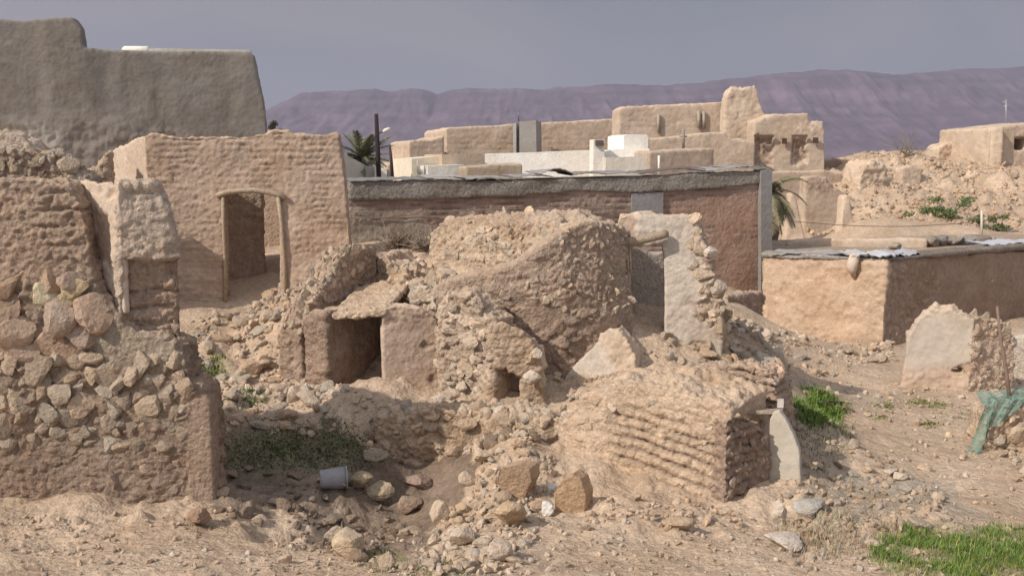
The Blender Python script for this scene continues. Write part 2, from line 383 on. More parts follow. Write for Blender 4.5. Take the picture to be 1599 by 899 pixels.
def tube(g, pts, rad, col, n=8, mi=0, sm=True, wob=0.0):
    pts = [np.array(p, float) for p in pts]; k = len(pts); R = rad if hasattr(rad, '__len__') else [rad] * k
    V = []
    for i, p in enumerate(pts):
        t = pts[min(i + 1, k - 1)] - pts[max(i - 1, 0)]; t /= np.linalg.norm(t)
        a = np.cross(t, [0, 0, 1] if abs(t[2]) < .9 else [1, 0, 0]); a /= np.linalg.norm(a); b = np.cross(t, a)
        for j in range(n):
            q = 2 * math.pi * j / n; V.append(p + R[i] * (1 + wob * random.uniform(-1, 1)) * (a * math.cos(q) + b * math.sin(q)))
    F = [[i * n + j, i * n + (j + 1) % n, (i + 1) * n + (j + 1) % n, (i + 1) * n + j] for i in range(k - 1) for j in range(n)]
    V.append(pts[0]); V.append(pts[-1]); c0, c1 = k * n, k * n + 1
    T = [[c0, (j + 1) % n, j] for j in range(n)] + [[c1, (k - 1) * n + j, (k - 1) * n + (j + 1) % n] for j in range(n)]
    g.add(V, [np.array(F), np.array(T)], col, mi, sm)
def quadbox(g, q, down, col, mi=0, sub=1):           # a sheet or plank: four top corners and a thickness vector
    q = [np.array(p, float) for p in q]; V = q + [p + np.array(down) for p in q]
    g.add(V, np.array([[0, 1, 2, 3], [7, 6, 5, 4], [0, 4, 5, 1], [1, 5, 6, 2], [2, 6, 7, 3], [3, 7, 4, 0]]), col, mi, False)

# ------------------------------------------------------------------ terrain
CTL = [(-400, 899, 8.6), (0, 899, 8.9), (400, 899, 9.0), (800, 899, 9.0), (1200, 899, 9.0), (1599, 899, 9.2), (1900, 899, 9.2),
       (-300, 800, 10.8), (0, 795, 10.8), (330, 800, 11.0), (400, 820, 10.8), (520, 860, 9.9), (560, 890, 9.2), (660, 860, 10.0), (720, 800, 11.2),
       (370, 745, 13.0), (450, 740, 13.2), (540, 760, 12.7), (600, 800, 13.0), (640, 835, 12.1), (585, 835, 12.1), (650, 780, 13.2), (700, 722, 14.1), (640, 745, 13.8), (690, 775, 12.2), (668, 830, 11.1), (500, 700, 14.0), (380, 690, 14.0), (590, 720, 13.5),
       (780, 790, 11.4), (860, 740, 12.2), (900, 800, 11.2), (960, 790, 11.3), (1100, 800, 11.35), (1060, 790, 11.9), (1135, 800, 11.5), (1200, 820, 11.45), (780, 690, 12.9), (760, 720, 12.6),
       (1300, 820, 11.2), (1450, 800, 11.7), (1599, 800, 11.8), (1280, 740, 13.2), (1330, 700, 14.4), (1500, 700, 14.9), (1599, 700, 15.0), (1800, 700, 15.2),
       (1270, 650, 16.2), (1330, 620, 18.0), (1450, 640, 17.3), (1500, 600, 19.6), (1599, 610, 19.2), (1250, 580, 20.2), (1380, 560, 22.8), (1383, 542, 24.9), (1280, 533, 25.4), (1195, 520, 26.6), (1180, 510, 22.5),
       (1480, 560, 23.0), (1700, 560, 24), (1900, 560, 24),
       (280, 515, 17.5), (330, 600, 15.6), (450, 600, 15.4), (350, 495, 18.2), (400, 478, 18.9), (450, 455, 19.2), (500, 425, 19.4), (540, 395, 19.9), (400, 530, 17.2), (470, 500, 17.2), (300, 560, 16.4), (350, 660, 14.2), (470, 650, 14.4), (560, 650, 14.3),
       (150, 500, 17.5), (0, 480, 17.5), (-300, 480, 17.5), (540, 600, 15.1), (600, 605, 14.9), (700, 640, 14.1), (620, 690, 13.4), (880, 640, 14.0),
       (620, 600, 16.0), (560, 605, 16.0),
       (700, 440, 17.6), (640, 410, 18.4), (640, 395, 21), (700, 370, 24), (560, 380, 24.5), (850, 385, 25), (1000, 430, 24),
       (880, 598, 14.9), (960, 590, 15.0), (985, 486, 16.6), (960, 500, 16.2), (1010, 500, 16.6), (1040, 560, 15.5), (1060, 590, 14.9), (1100, 570, 15.5), (920, 560, 15.6),
       (1010, 480, 18.0), (1060, 486, 17.8), (1130, 500, 18.0), (1160, 540, 17.4), (1190, 570, 16.6), (1210, 600, 15.6), (1230, 640, 14.6), (1150, 470, 24), (1170, 468, 27),
       (1250, 700, 13.4), (1240, 790, 11.7)]
FARW = [(-30, 30, 2.0), (-15, 26, 2.2), (-40, 60, 1.5), (-60, 20, 2), (0, 40, 1.6), (-20, 45, 1.5), (0, 60, 1.5), (20, 36, .8), (10, 60, 1.6), (30, 20, .2), (45, 35, .6), (0, 100, 1.0), (-80, 100, 1), (90, 100, 1.5), (0, 3, 2.6), (-20, 3, 2.6), (20, 3, 2.4), (-20, 10, 1.2), (20, 10, .9)]
FARP = [(1240, 378, 38), (1300, 376, 40), (1270, 378, 42), (1340, 372, 38.5), (1450, 366, 39), (1560, 368, 39), (1340, 345, 41), (1450, 340, 42), (1560, 340, 43), (1370, 300, 45), (1450, 300, 46), (1560, 290, 47), (1330, 268, 49), (1400, 250, 52), (1340, 242, 55), (1480, 250, 53), (1560, 250, 52), (1640, 245, 52), (1260, 365, 43), (1300, 362, 43), (1500, 240, 62), (1350, 240, 66), (1400, 252, 80), (1700, 300, 46), (1800, 250, 52)]
K = np.array([P(*c) for c in CTL] + [P(*c) for c in FARP] + [np.array(c, float) for c in FARW])
KX = K[:, :2] * np.array([1, 1.0]); KZ = K[:, 2]
def _phi(r): return np.sqrt(r * r + .09)
_A = _phi(np.linalg.norm(KX[:, None] - KX[None], axis=2)) - np.eye(len(KX)) * .10
_M = np.block([[_A, np.ones((len(KX), 1))], [np.ones((1, len(KX))), np.zeros((1, 1))]])
_W = np.linalg.solve(_M, np.concatenate([KZ, [0]]))
def gz0(x, y):
    x = np.atleast_1d(np.asarray(x, float)); y = np.atleast_1d(np.asarray(y, float)); r = np.empty(len(x))
    for s in range(0, len(x), 40000):
        q = np.stack([x[s:s + 40000], y[s:s + 40000]], 1); r[s:s + 40000] = _phi(np.linalg.norm(q[:, None] - KX[None], axis=2)) @ _W[:-1] + _W[-1]
    k = sstep(75, 130, np.hypot(x, y)); return r * (1 - k) + .8 * k
def rough(x, y):
    p = np.stack([x, y, x * 0], 1); k = 1 - sstep(60, 200, y)
    gul_ = sstep(-7, -5, x) * (1 - sstep(4.5, 6, x)) * sstep(9.5, 11, y) * (1 - sstep(18, 20, y))
    f1, f2, cid = voro(p * 3.1 + .2 * fbm(p, 3, 2, 5)[:, None], 9)
    hl = sstep(40.5, 46, y) * (1 - sstep(56, 64, y)) * sstep(8, 14, x)
    ero = hl * (1.1 * np.abs(fbm(p * np.array([1, .5, 1]), .45, 4, 61, .6)) - .2 + .4 * fbm(p, 1.3, 4, 62, .6) + .3 * np.abs(fbm(p, 3.5, 3, 66)))
    return k * (.10 * fbm(p, .45, 3, 1) + .055 * fbm(p, 1.9, 3, 2) + .022 * fbm(p, 7, 3, 3) + .035 * np.maximum(0, .45 - f1) * (cid > .5) + gul_ * (.16 * fbm(p, 1.5, 3, 71) + .09 * np.abs(fbm(p, 4.5, 3, 75)) + .22 * np.maximum(0, .4 - f1) * (cid > .35))) + ero
def gz(x, y): 
    x = np.atleast_1d(np.asarray(x, float)); y = np.atleast_1d(np.asarray(y, float)); return gz0(x, y) + rough(x, y)
def ground_hit(px, py, y0=7.0, y1=75):
    Y = y0 * (y1 / y0) ** np.linspace(0, 1, 500); d = ray(px, py); t = Y / d[1]
    X = d[0] * t; Z = EYE + d[2] * t; g = gz(X, Y); i = np.argmax(Z < g)
    if Z[i] >= g[i]: i = 499
    return np.array([X[i], Y[i], g[i]])

ny = int(math.log(9500 / 5.5) / .0052); ys = 5.5 * np.exp(np.arange(ny) * .0052 * (1)); ys = ys[ys < 90]; far = 90 * np.exp(np.arange(0, 120) * .04); ys = np.concatenate([ys, far])
ss = np.concatenate([np.linspace(-1.6, -.66, 60)[:-1], np.linspace(-.66, .66, 420), np.linspace(.66, 1.6, 60)[1:]])
Xg = (ss[None, :] * (ys[:, None] + 3.0)); Yg = np.repeat(ys[:, None], len(ss), 1)
fx, fy = Xg.ravel(), Yg.ravel(); fz = gz(fx, fy)
pg = np.stack([fx, fy, fz], 1); n1 = fbm(pg * [1, 1, 0], .6, 4, 21); n2 = fbm(pg * [1, 1, 0], 3.0, 3, 25)
gc = SAND[None] * (1 + .14 * n1 + .12 * n2)[:, None]
gpx, gpy = proj(pg); 
def zone_col(poly, col, k=.8):
    global gc
    wp = np.array([ground_hit(*q)[:2] for q in poly])
    jx = fx + .35 * fbm(pg * [1, 1, 0], 1.7, 3, 41); jy = fy + .45 * fbm(pg * [1, 1, 0], 1.7, 3, 43)
    m = inpoly(jx, jy, wp) & (fy < 60); kk = k * (.75 + .25 * n2[m])[:, None]; gc[m] = gc[m] * (1 - kk) + np.array(col) * kk
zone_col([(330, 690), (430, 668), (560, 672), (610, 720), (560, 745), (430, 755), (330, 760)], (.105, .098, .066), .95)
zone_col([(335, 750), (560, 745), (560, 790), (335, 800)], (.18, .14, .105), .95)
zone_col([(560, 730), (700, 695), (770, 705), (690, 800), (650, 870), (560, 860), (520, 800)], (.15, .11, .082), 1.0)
zone_col([(1225, 640), (1320, 640), (1340, 680), (1250, 800), (1230, 700)], (.30, .24, .18), .7)
zone_col([(1240, 760), (1400, 730), (1480, 760), (1440, 800), (1280, 830)], (.33, .28, .22), .7)
zone_col([(1060, 500), (1180, 500), (1260, 560), (1200, 600), (1090, 570)], (.30, .215, .16), .7)
zone_col([(1380, 830), (1640, 815), (1640, 899), (1360, 899)], (.24, .23, .12), .7)
zone_col([(1290, 745), (1400, 735), (1520, 765), (1500, 800), (1380, 810), (1300, 790)], (.36, .315, .25), .7)
zone_col([(1230, 585), (1420, 600), (1560, 600), (1420, 640), (1300, 640)], (.40, .34, .265), .6)
zone_col([(600, 860), (900, 850), (1000, 899), (600, 899)], (.44, .32, .235), .5)
zone_col([(1480, 620), (1620, 640), (1700, 700), (1560, 740), (1440, 690)], (.56, .44, .33), .5)
zone_col([(290, 560), (350, 560), (440, 640), (420, 680), (330, 670)], (.37, .31, .23), .6)
zone_col([(1350, 560), (1599, 600), (1599, 700), (1400, 640)], (.46, .34, .24), .4)
gc *= (1 - .35 * sstep(100, 400, fy))[:, None]
r_, c_ = Xg.shape; ii = np.arange(r_ * c_).reshape(r_, c_)
GF = np.stack([ii[:-1, :-1], ii[:-1, 1:], ii[1:, 1:], ii[1:, :-1]], 2).reshape(-1, 4)
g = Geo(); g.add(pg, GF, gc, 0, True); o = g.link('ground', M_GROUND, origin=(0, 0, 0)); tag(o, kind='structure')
print('ground', round(time.time() - T0, 1), len(pg))

# ------------------------------------------------------------------ mountains
RIDGE = [(-500, 236), (-200, 232), (0, 228), (200, 212), (330, 196), (415, 172), (440, 160), (468, 145), (500, 142), (540, 143), (562, 139), (585, 138), (610, 143), (640, 137), (662, 140), (682, 147), (700, 141), (730, 138), (780, 139), (800, 137), (850, 140), (870, 136), (900, 135), (960, 131), (1000, 132), (1040, 134), (1090, 129), (1140, 123), (1200, 116), (1240, 113), (1280, 109), (1330, 109), (1400, 116), (1460, 112), (1520, 106), (1560, 107), (1599, 103), (1700, 99), (1850, 106), (2100, 120), (2500, 150)]
rx = np.array([P(x, y, 5500)[0] for x, y in RIDGE]); rz = np.array([P(x, y, 5500)[2] for x, y in RIDGE])
nx_, nr = 1100, 80; mxs = np.linspace(rx[0], rx[-1], nx_); top = np.interp(mxs, rx, rz)
t = np.linspace(0, 1, nr)[:, None]; X = np.repeat(mxs[None], nr, 0)
q0 = np.stack([X.ravel() * .004, t.repeat(nx_, 1).ravel() * 1.2, X.ravel() * 0], 1)
gul = .45 * np.abs(fbm(q0 * [.7, 1.6, 1] + .5 * fbm(q0, 2, 3, 5)[:, None], 1.0, 5, 51)).reshape(nr, nx_); fr_ = fbm(q0 * [4, 7, 1], 1.0, 6, 55, .65).reshape(nr, nx_)
prof_ = np.where(t < .78, (t / .78) ** 1.25, 1 - ((t - .78) / .22) ** 1.5 * .6)
Yh = 3900 + 1600 * t / .78 + 260 * gul * np.sin(np.pi * np.clip(t / .78, 0, 1))
Zh = -6 + (top[None] + 6) * prof_ * (1 - .42 * gul * np.sin(np.pi * np.clip(t / .78, 0, 1))) + 16 * fr_ * np.sin(np.pi * np.clip(t, 0, 1))
Vh = np.stack([X.ravel(), Yh.ravel(), Zh.ravel()], 1); ii = np.arange(nr * nx_).reshape(nr, nx_)
F = np.stack([ii[:-1, :-1], ii[:-1, 1:], ii[1:, 1:], ii[1:, :-1]], 2).reshape(-1, 4)
strat = fbm(Vh * [.0012, .0, .035] + fr_.ravel()[:, None] * .8, 1.0, 4, 58, .7); hc = C3(.14, .098, .11)[None] * (1 + .4 * fr_.ravel() + .6 * strat)[:, None]
g = Geo(); g.add(Vh, F, hc, 0, True); tag(g.link('mountains', M_HILL, origin=(0, 5000, 0)), kind='structure')

# ------------------------------------------------------------------ haze
HZ = True
if HZ:
    g = Geo(); x0, x1, y0, y1, z0, z1 = -9000, 12000, -60, 9800, -9, 640
    V = [(x0, y0, z0), (x1, y0, z0), (x1, y1, z0), (x0, y1, z0), (x0, y0, z1), (x1, y0, z1), (x1, y1, z1), (x0, y1, z1)]
    g.add(V, np.array([[3, 2, 1, 0], [4, 5, 6, 7], [0, 1, 5, 4], [1, 2, 6, 5], [2, 3, 7, 6], [3, 0, 4, 7]]), C3(1, 1, 1))
    hm = bpy.data.materials.new('haze'); hm.use_nodes = True; n = hm.node_tree; n.nodes.clear()
    oo = n.nodes.new('ShaderNodeOutputMaterial'); pv = n.nodes.new('ShaderNodeVolumePrincipled')
    pv.inputs['Color'].default_value = (.72, .73, .94, 1); pv.inputs['Density'].default_value = .00012; pv.inputs['Anisotropy'].default_value = .2
    n.links.new(pv.outputs[0], oo.inputs['Volume'])
    hm.volume_intersection_method = 'FAST' if hasattr(hm, 'volume_intersection_method') else None
    ob = g.link('haze', hm, origin=(0, 0, 0)); tag(ob, kind='stuff')

# ================================================================== far left: grey mud building
gb = thing('mud_building', P(200, 400, 30) * [1, 1, 0], 'tall grey mud plastered building with a stepped flat roof at the far left', 'building')
GA, GB_ = (-260, 200, 27.5), (414, 200, 31.0)
wall('wall', [seg(GA, GB_, [(-260, 74), (131, 74), (175, 78), (230, 79), (300, 80), (388, 80), (398, 88), (407, 130), (413, 160), (417, 200), (420, 300)], 7, 0), seg(GA, GB_, [(-260, 20), (-60, 24), (0, 29), (40, 31), (108, 27), (119, 30), (126, 42), (130, 74), (136, 120)], .9, 0)],
     vox=.07, style=('mud', dict(a=.45, col=GREYM * .8, seed=5)), zones=[('plaster', dict(a=3.0, col=GREYM * .98, seed=18), [(55, 30), (72, 30), (82, 190), (52, 190)]), ('plaster', dict(a=3.0, col=GREYM * .66, seed=19), [(132, 78), (172, 80), (172, 150), (150, 175), (130, 150)]), ('plaster', dict(a=3.0, col=GREYM * .66, seed=20), [(225, 82), (240, 82), (242, 200), (228, 200)]), ('plaster', dict(a=3, col=GREYM * .88, seed=21), [(345, 82), (395, 82), (412, 200), (362, 200)]), ('mud', dict(a=1.6, col=C3(.36, .32, .27), seed=8), [(-60, 185), (60, 190), (110, 205), (95, 260), (-60, 260)]),
     ('mud', dict(a=1.3, col=C3(.25, .215, .185), seed=15), [(100, 180), (240, 190), (300, 200), (260, 300), (100, 300)])], parent=gb, mats=M_PLASTER)
g = Geo(); A_, B_ = P(*GA), P(*GB_)
def onroof(a, b, h, dep, col, nm, m, z=None):
    p0, p1 = hit(*a, A_, B_), hit(*b, A_, B_); bk = np.array([-.1, 1, 0]) * dep; gg = Geo()
    q = [p0 + [0, .15, h], p1 + [0, .15, h], p1 + bk + [0, .15, h], p0 + bk + [0, .15, h]]; quadbox(gg, q, (0, 0, -h - .1), col); return gg.link(nm, m, gb)
onroof((228, 77), (388, 80), .05, .4, C3(.6, .57, .5), 'coping', M_PLASTER)
t_ = thing('water_tank', hit(195, 79, A_, B_) + [0, .9, -.02], 'small white tank with a rounded top standing on the grey building roof', 'tank')
g = Geo(); c0 = hit(195, 79, A_, B_) + np.array([0, .9, -.02]); tube(g, [c0 + [-.42, 0, .12], c0 + [-.36, 0, .12], c0 + [.36, 0, .12], c0 + [.42, 0, .12]], [.08, .13, .13, .08], WHITE, 14); g.link('tank_body', M_PLASTER, t_)
g = Geo(); quadbox(g, [c0 + [-.3, -.12, .02], c0 + [.3, -.12, .02], c0 + [.3, .12, .02], c0 + [-.3, .12, .02]], (0, 0, -.05), CONC); g.link('stand', M_PLASTER, t_)

# ================================================================== ruined rubble walls behind the left wall
wall('rubble_wall', [seg((-200, 240, 16.5), (150, 250, 17.5), [(-200, 230), (-60, 234), (0, 238), (40, 236), (95, 238), (108, 250), (128, 268), (150, 276)], .5, 1)], vox=.035,
     style=('rubble', dict(size=.24, col=MUDB * .9, scol=STONEG * .95, a=1.3)), erode=.06,
     embed=[([(-100, 235), (110, 235), (150, 285), (-100, 300)], 110, .12, .26, STONEG)], label='low dark rubble wall above the mud wall at the left edge', cat='ruined wall')
wall('wall_fragment', [seg((-160, 220, 20), (62, 225, 20.3), [(-160, 205), (-20, 206), (25, 209), (45, 220), (62, 236)], .8, 1)], vox=.05, style=('mud', dict(col=PALE)), erode=.1,
     label='pale worn wall stub behind the dark rubble wall at the left edge', cat='ruined wall')
wall('wall_fragment', [seg((112, 262, 18.6), (172, 262, 18.8), [(112, 282), (130, 272), (148, 266), (160, 252), (166, 240), (172, 236)], .4, 1.5)], vox=.035, style=('rubble', dict(size=.16, col=MUD)), erode=.08,
     label='broken jagged masonry stub left of the mud house corner', cat='ruined wall')

# ================================================================== mud house with the doorway
hs = thing('mud_house', P(380, 490, 19) , 'roofless mud house with an open timber framed doorway and lumpy plastered front', 'house')
HA, HB = (226, 350, 18.9), (548, 350, 19.2)
def hy(px): return HA[2] + (HB[2] - HA[2]) * (px - HA[0]) / (HB[0] - HA[0])
wall('front_wall', [seg(HA, HB, [(226, 214), (236, 210), (262, 213), (300, 215), (330, 213), (372, 213), (405, 210), (425, 205), (447, 205), (455, 209), (500, 209), (522, 208), (530, 214), (536, 260), (541, 310), (546, 360), (549, 420)], .5, .8,
      holes=[[(349, 302), (372, 297), (400, 296), (434, 302), (437, 400), (437, 520), (351, 520), (350, 400)]])], vox=.032,
     style=('cob', dict(col=MUD * .92, row=.12, brick=.33, a=.75, seed=12, mort=MUD * .82, wash=-.12)), zones=[('plaster', dict(col=MUD * 1.08, a=1.5), [(436, 292), (452, 296), (455, 470), (438, 470)]), ('mud', dict(col=MUD * 1.02, a=.8), [(240, 400), (350, 420), (350, 520), (240, 520)]),
      ('mud', dict(col=MUD * 1.04, a=.7), [(455, 330), (560, 360), (560, 480), (445, 470)])], erode=.07, parent=hs, mats=M_WALL)
wall('side_wall', [seg((160, 300, 21.2), (228, 300, 19.05), [(160, 262), (163, 238), (176, 232), (200, 226), (215, 216), (228, 213)], .45, .8)], vox=.035, style=('plaster', dict(col=PALE * 1.0, a=2)), erode=.05, parent=hs, mats=M_WALL, label='smooth plastered side wall stepping down to the left')
bx = P(*HB)
def plan_seg(x0, y0, x1, y1, z0, z1, thick, zb, n=6, jag=.1):
    """a straight run of wall given in metres"""
    e = np.array([x1 - x0, y1 - y0]); L = np.linalg.norm(e); e /= L; back = np.array([-e[1], e[0], 0])
    pts = [np.array([x0, y0, zb])] + [np.array([x0 + e[0] * L * i / n, y0 + e[1] * L * i / n, z0 + (z1 - z0) * i / n + random.uniform(-jag, jag)]) for i in range(n + 1)] + [np.array([x1, y1, zb])]
    return prism(pts, [], back * thick)
def rawwall(name, solids, vox, style, parent=None, zones=(), erode=.05, **k):
    V, N, F = remesh(solids, vox); U = V[:, 0] * .8 + V[:, 1] * .6; d, c = ST[style[0]](V, U, **style[1])
    if erode: 
        side = sstep(.3, .9, N[:, 2]); d = d + side * erode * fbm(V, 2.6, 3, 31)
    g = Geo(); g.add(V + N * d[:, None], F, c, 0, True); return g.link(name, [k.get('mats', M_EARTH)], parent)
ztop = P(530, 215, HB[2])[2]
rawwall('side_wall', [plan_seg(bx[0] - .25, bx[1] + .1, bx[0] - 1.25, bx[1] + 4.0, ztop - .1, ztop - .4, .45, .8)], .05, ('cob', dict(col=MUD, seed=14)), hs)
rawwall('back_wall', [plan_seg(-11.0, 25.6, -5.2, 26.2, ztop - .35, ztop - .5, .45, .8)], .06, ('plaster', dict(col=MUD * 1.0, a=3, chip=MUDB)), hs)
pa, pb = P(411, 350, 20.6), P(424, 350, 23.6)
rawwall('inner_wall', [plan_seg(pa[0], pa[1], pb[0], pb[1] - 1.2, ztop - .3, ztop - .5, .9, .8)], .05, ('mud', dict(col=MUD * 1.05, a=1)), hs)
g = Geo(); df = thing('door_frame', P(395, 480, 18.7), 'weathered bare timber door frame set in the mud house front', 'door frame'); 
for nm, pts, r in (('lintel', [(338, 306), (352, 301), (372, 298), (395, 297), (415, 299), (432, 303), (446, 309)], .055), ('post', [(348, 308), (349, 350), (352, 420), (353, 500)], .035), ('post', [(434, 305), (440, 350), (444, 410), (447, 468)], .04)):
    g = Geo(); tube(g, [P(x, y, hy(x) - .04) for x, y in pts], r, C3(.42, .33, .235), 8, wob=.1); g.link(nm, M_WOOD, df)

# ================================================================== foreground left wall
big = [(-150, 440), (125, 440), (140, 480), (128, 545), (-150, 545)]
wall('stone_wall', [seg((-160, 600, 11.3), (331, 600, 11.5), [(-330, 275), (-200, 285), (-100, 276), (-40, 284), (0, 284), (30, 279), (62, 282), (95, 288), (112, 302), (128, 325), (137, 370), (142, 415), (146, 440), (158, 462), (176, 482), (192, 502), (215, 516), (250, 524), (284, 540), (289, 570), (296, 598), (318, 610), (327, 625), (331, 700), (334, 800)], .6, .2)], vox=.021,
     style=('rubble', dict(size=.27, col=MUD * .64, scol=MUD * .76, a=1.1, seed=31, zs=1.15)), erode=.06,
     zones=[('cob', dict(col=MUD * .88, a=1.3, row=.2, brick=.5, seed=33), [(-200, 270), (150, 270), (148, 440), (-200, 436)]),
            ('mud', dict(col=MUD * .64, a=1.1, seed=35), [(-200, 690), (120, 640), (292, 650), (292, 830), (-200, 830)]),
            ('plaster', dict(col=MUD * .80, a=1.5), [(292, 615), (340, 615), (340, 830), (296, 830)], .02),
            ('mud', dict(col=C3(.36, .30, .235), a=.7, seed=36), [(138, 475), (200, 505), (290, 545), (288, 575), (150, 565)])],
     embed=[(big, 44, .26, .44, STONE * C3(.80, .73, .72), .08), ([(-60, 545), (290, 560), (290, 640), (-60, 640)], 50, .17, .31, STONE * .78, .06), ([(-100, 620), (285, 630), (280, 700), (-100, 690)], 44, .13, .28, STONE * .66, .12), ([(-100, 690), (290, 690), (290, 790), (-100, 790)], 22, .12, .24, MUD * .76, .2),
            ([(60, 440), (130, 440), (130, 480), (60, 480)], 3, .25, .3, C3(.56, .46, .31), .1)],
     label='thick eroded wall of mud and large stones at the near left', cat='ruined wall')

# pale pier behind it
pr = thing('plastered_pier', P(200, 500, 11.5) , 'pale plastered wall end with dark recess right of the near left wall', 'ruined wall')
wall('plaster_face', [seg((60, 380, 12.5), (183, 380, 11.5), [(60, 292), (98, 289), (120, 284), (150, 287), (183, 283)], .1, 3.15)], vox=.03, style=('plaster', dict(col=PALE * 1.05, a=3, chip=MUD * 1.1)), erode=.05, parent=pr, mats=M_WALL)
wall('rough_face', [seg((181, 380, 11.5), (287, 380, 11.7), [(181, 284), (205, 286), (232, 285), (246, 290), (252, 305), (262, 330), (270, 365), (279, 400), (284, 440)], .4, .5),
                   seg((181, 380, 11.56), (289, 380, 11.8), [(182, 390), (278, 395), (282, 430), (286, 560)], .5, .5)], vox=.03, style=('mud', dict(col=PALE * .98, a=1.4, seed=41)), erode=.05,
     zones=[('cob', dict(col=MUD * .95, row=.2, brick=.4, a=1.7, seed=43, wash=.1), [(194, 406), (300, 406), (300, 600), (194, 600)], -.05)], parent=pr)

# ================================================================== long brick building
bb = thing('brick_building', P(870, 420, 26.5), 'long low brown brick building with a grey mud band under its patched sheet roof', 'building')
BA, BB = (545, 360, 25.0), (1200, 360, 28.6)
A_, B_ = P(*BA), P(*BB); e_ = (B_ - A_); e_[2] = 0; e_ /= np.linalg.norm(e_); nb = np.array([e_[1], -e_[0], 0])    # nb: out of the face
def bwp(px, py, o=0.0): return hit(px, py + (3.5 if py < 300 else 0), A_, B_) + nb * o
wall('wall', [seg(BA, BB, [(540, 292), (700, 290), (900, 287), (1000, 285), (1100, 280), (1203, 276)], 2.6, -.2)], vox=.055, style=('cob', dict(col=BRICK, row=.16, brick=.34, a=.9, seed=51, mort=BRICK * .6, wash=.35)), parent=bb,
     zones=[('mud', dict(col=C3(.28, .235, .19), a=1.0, seed=52), [(540, 330), (660, 340), (700, 380), (640, 440), (540, 430)]), ('cob', dict(col=C3(.37, .245, .185), a=.5, row=.16, brick=.34, mort=BRICK * .8), [(1040, 318), (1185, 300), (1185, 460), (1100, 460)])], mats=M_WALL)
band = [(545, 280), (700, 277), (760, 281), (860, 276), (1000, 272), (1100, 266), (1203, 262), (1203, 281), (1150, 288), (1060, 294), (1000, 297), (900, 300), (800, 306), (700, 310), (600, 312), (545, 312)]
V, F = prism([bwp(x, y, .10) for x, y in band], [], -nb * .25)
Vr, Nr, Fr = remesh([(V, F)], .05); d, c = st_mud(Vr, Vr @ e_, a=.7, col=C3(.27, .24, .21), seed=54); g = Geo(); g.add(Vr + Nr * d[:, None], Fr, c, 0, True); g.link('mud_band', M_EARTH, bb)
g = Geo(); V, F = prism([bwp(x, y, .07) for x, y in [(985, 302), (1034, 300), (1034, 345), (985, 345)]], [], -nb * .12); g.add(V, F, C3(.26, .25, .25)); g.link('cement_patch', M_PLASTER, bb)
g = Geo(); V, F = prism([bwp(x, y, .16) for x, y in [(1184, 262), (1201, 261), (1201, 470), (1184, 470)]], [], -nb * .4); g.add(V, F, C3(.25, .235, .225)); g.link('corner_column', M_PLASTER, bb)
g = Geo()
for y0_, y1_ in ((331, 323), (340, 331)):
    k = 14; tube(g, [bwp(550 + 430 * i / k, y0_ + (y1_ - y0_) * i / k + random.uniform(-1, 1), .08) for i in range(k + 1)], .013, C3(.30, .25, .21), 5)
g.link('ledge_line', M_EARTH, bb)
# roof sheets: each lies on the wall top
def sheet(x0, x1, y0, y1, lift, tone, dep=1.2, curl=.0):
    g = Geo(); nx = 14; V = []; 
    for j in range(5):
        for i in range(nx + 1):
            t = i / nx; p = bwp(x0 + (x1 - x0) * t, y0 + (y1 - y0) * t, .16) - nb * (min(dep, 1.7) * j / 4); p[2] += lift * math.sin(math.pi * t) * (1 - j / 5) + .012 * math.sin(i * 2.6) + curl * t * t + .014 * j
            V.append(p)
    F = [[j * (nx + 1) + i, j * (nx + 1) + i + 1, (j + 1) * (nx + 1) + i + 1, (j + 1) * (nx + 1) + i] for j in range(4) for i in range(nx)]
    V = np.array(V); g.add(np.concatenate([V, V - [0, 0, .02]]), np.concatenate([np.array(F), np.array(F)[:, ::-1] + len(V)]), tone, 0, True)
    edge = list(range(nx + 1)); E = [[a, a + 1, a + 1 + len(V), a + len(V)] for a in range(nx)]; g.F.append(np.array(E, np.int32)[:, ::-1]); g.MI.append(np.zeros(nx)); g.SM.append(np.zeros(nx, bool))
    o = g.link('roof_sheet', M_METAL, bb); return o
sheet(545, 680, 279, 276, .02, C3(.30, .28, .26)); sheet(664, 726, 274, 273, .03, C3(.52, .50, .47), 1.6); sheet(742, 782, 278, 280, .10, C3(.26, .23, .2)); sheet(724, 800, 276, 275, .03, C3(.42, .38, .33), 2)
sheet(800, 862, 273, 272, .04, C3(.40, .37, .34)); sheet(842, 894, 268, 268, .16, C3(.44, .41, .38), 1.5); sheet(890, 943, 270, 268, .05, C3(.30, .26, .23), 1.3); sheet(944, 1002, 268, 267, .03, C3(.36, .34, .33), 2.4)
sheet(1000, 1098, 268, 262, .08, C3(.20, .16, .14), 1.2, .05); sheet(1098, 1196, 263, 259, .05, C3(.46, .44, .41), 2.6); sheet(1135, 1185, 259, 258, .05, C3(.40, .38, .36), 1.2)
tl = [bwp(x, y, .05) for x, y in [(545, 284), (1200, 268)]]
g = Geo(); q = [tl[0], tl[1], tl[1] - nb * 2.5, tl[0] - nb * 2.5]; quadbox(g, q, (0, 0, -.12), C3(.30, .25, .2)); g.link('roof', M_EARTH, bb)
g = Geo()
for k in range(5):
    x = 606 + k * 3 + random.random()
    tube(g, [bwp(x, 278, -.5), bwp(x + random.uniform(-6, 6), 262 - random.random() * 8, -.5)], .012, C3(.3, .25, .18), 4)
# leaning board by the building's right corner
g = Geo(); V, F = prism([bwp(x, y, .35) for x, y in [(1180, 406), (1194, 403), (1195, 452), (1182, 455)]], [], nb * .05); g.add(V, F, C3(.46, .38, .31)); tag(g.link('wooden_board', M_WOOD), 'pale upright board fixed at the meeting of the brick building and the ochre wall', 'board')

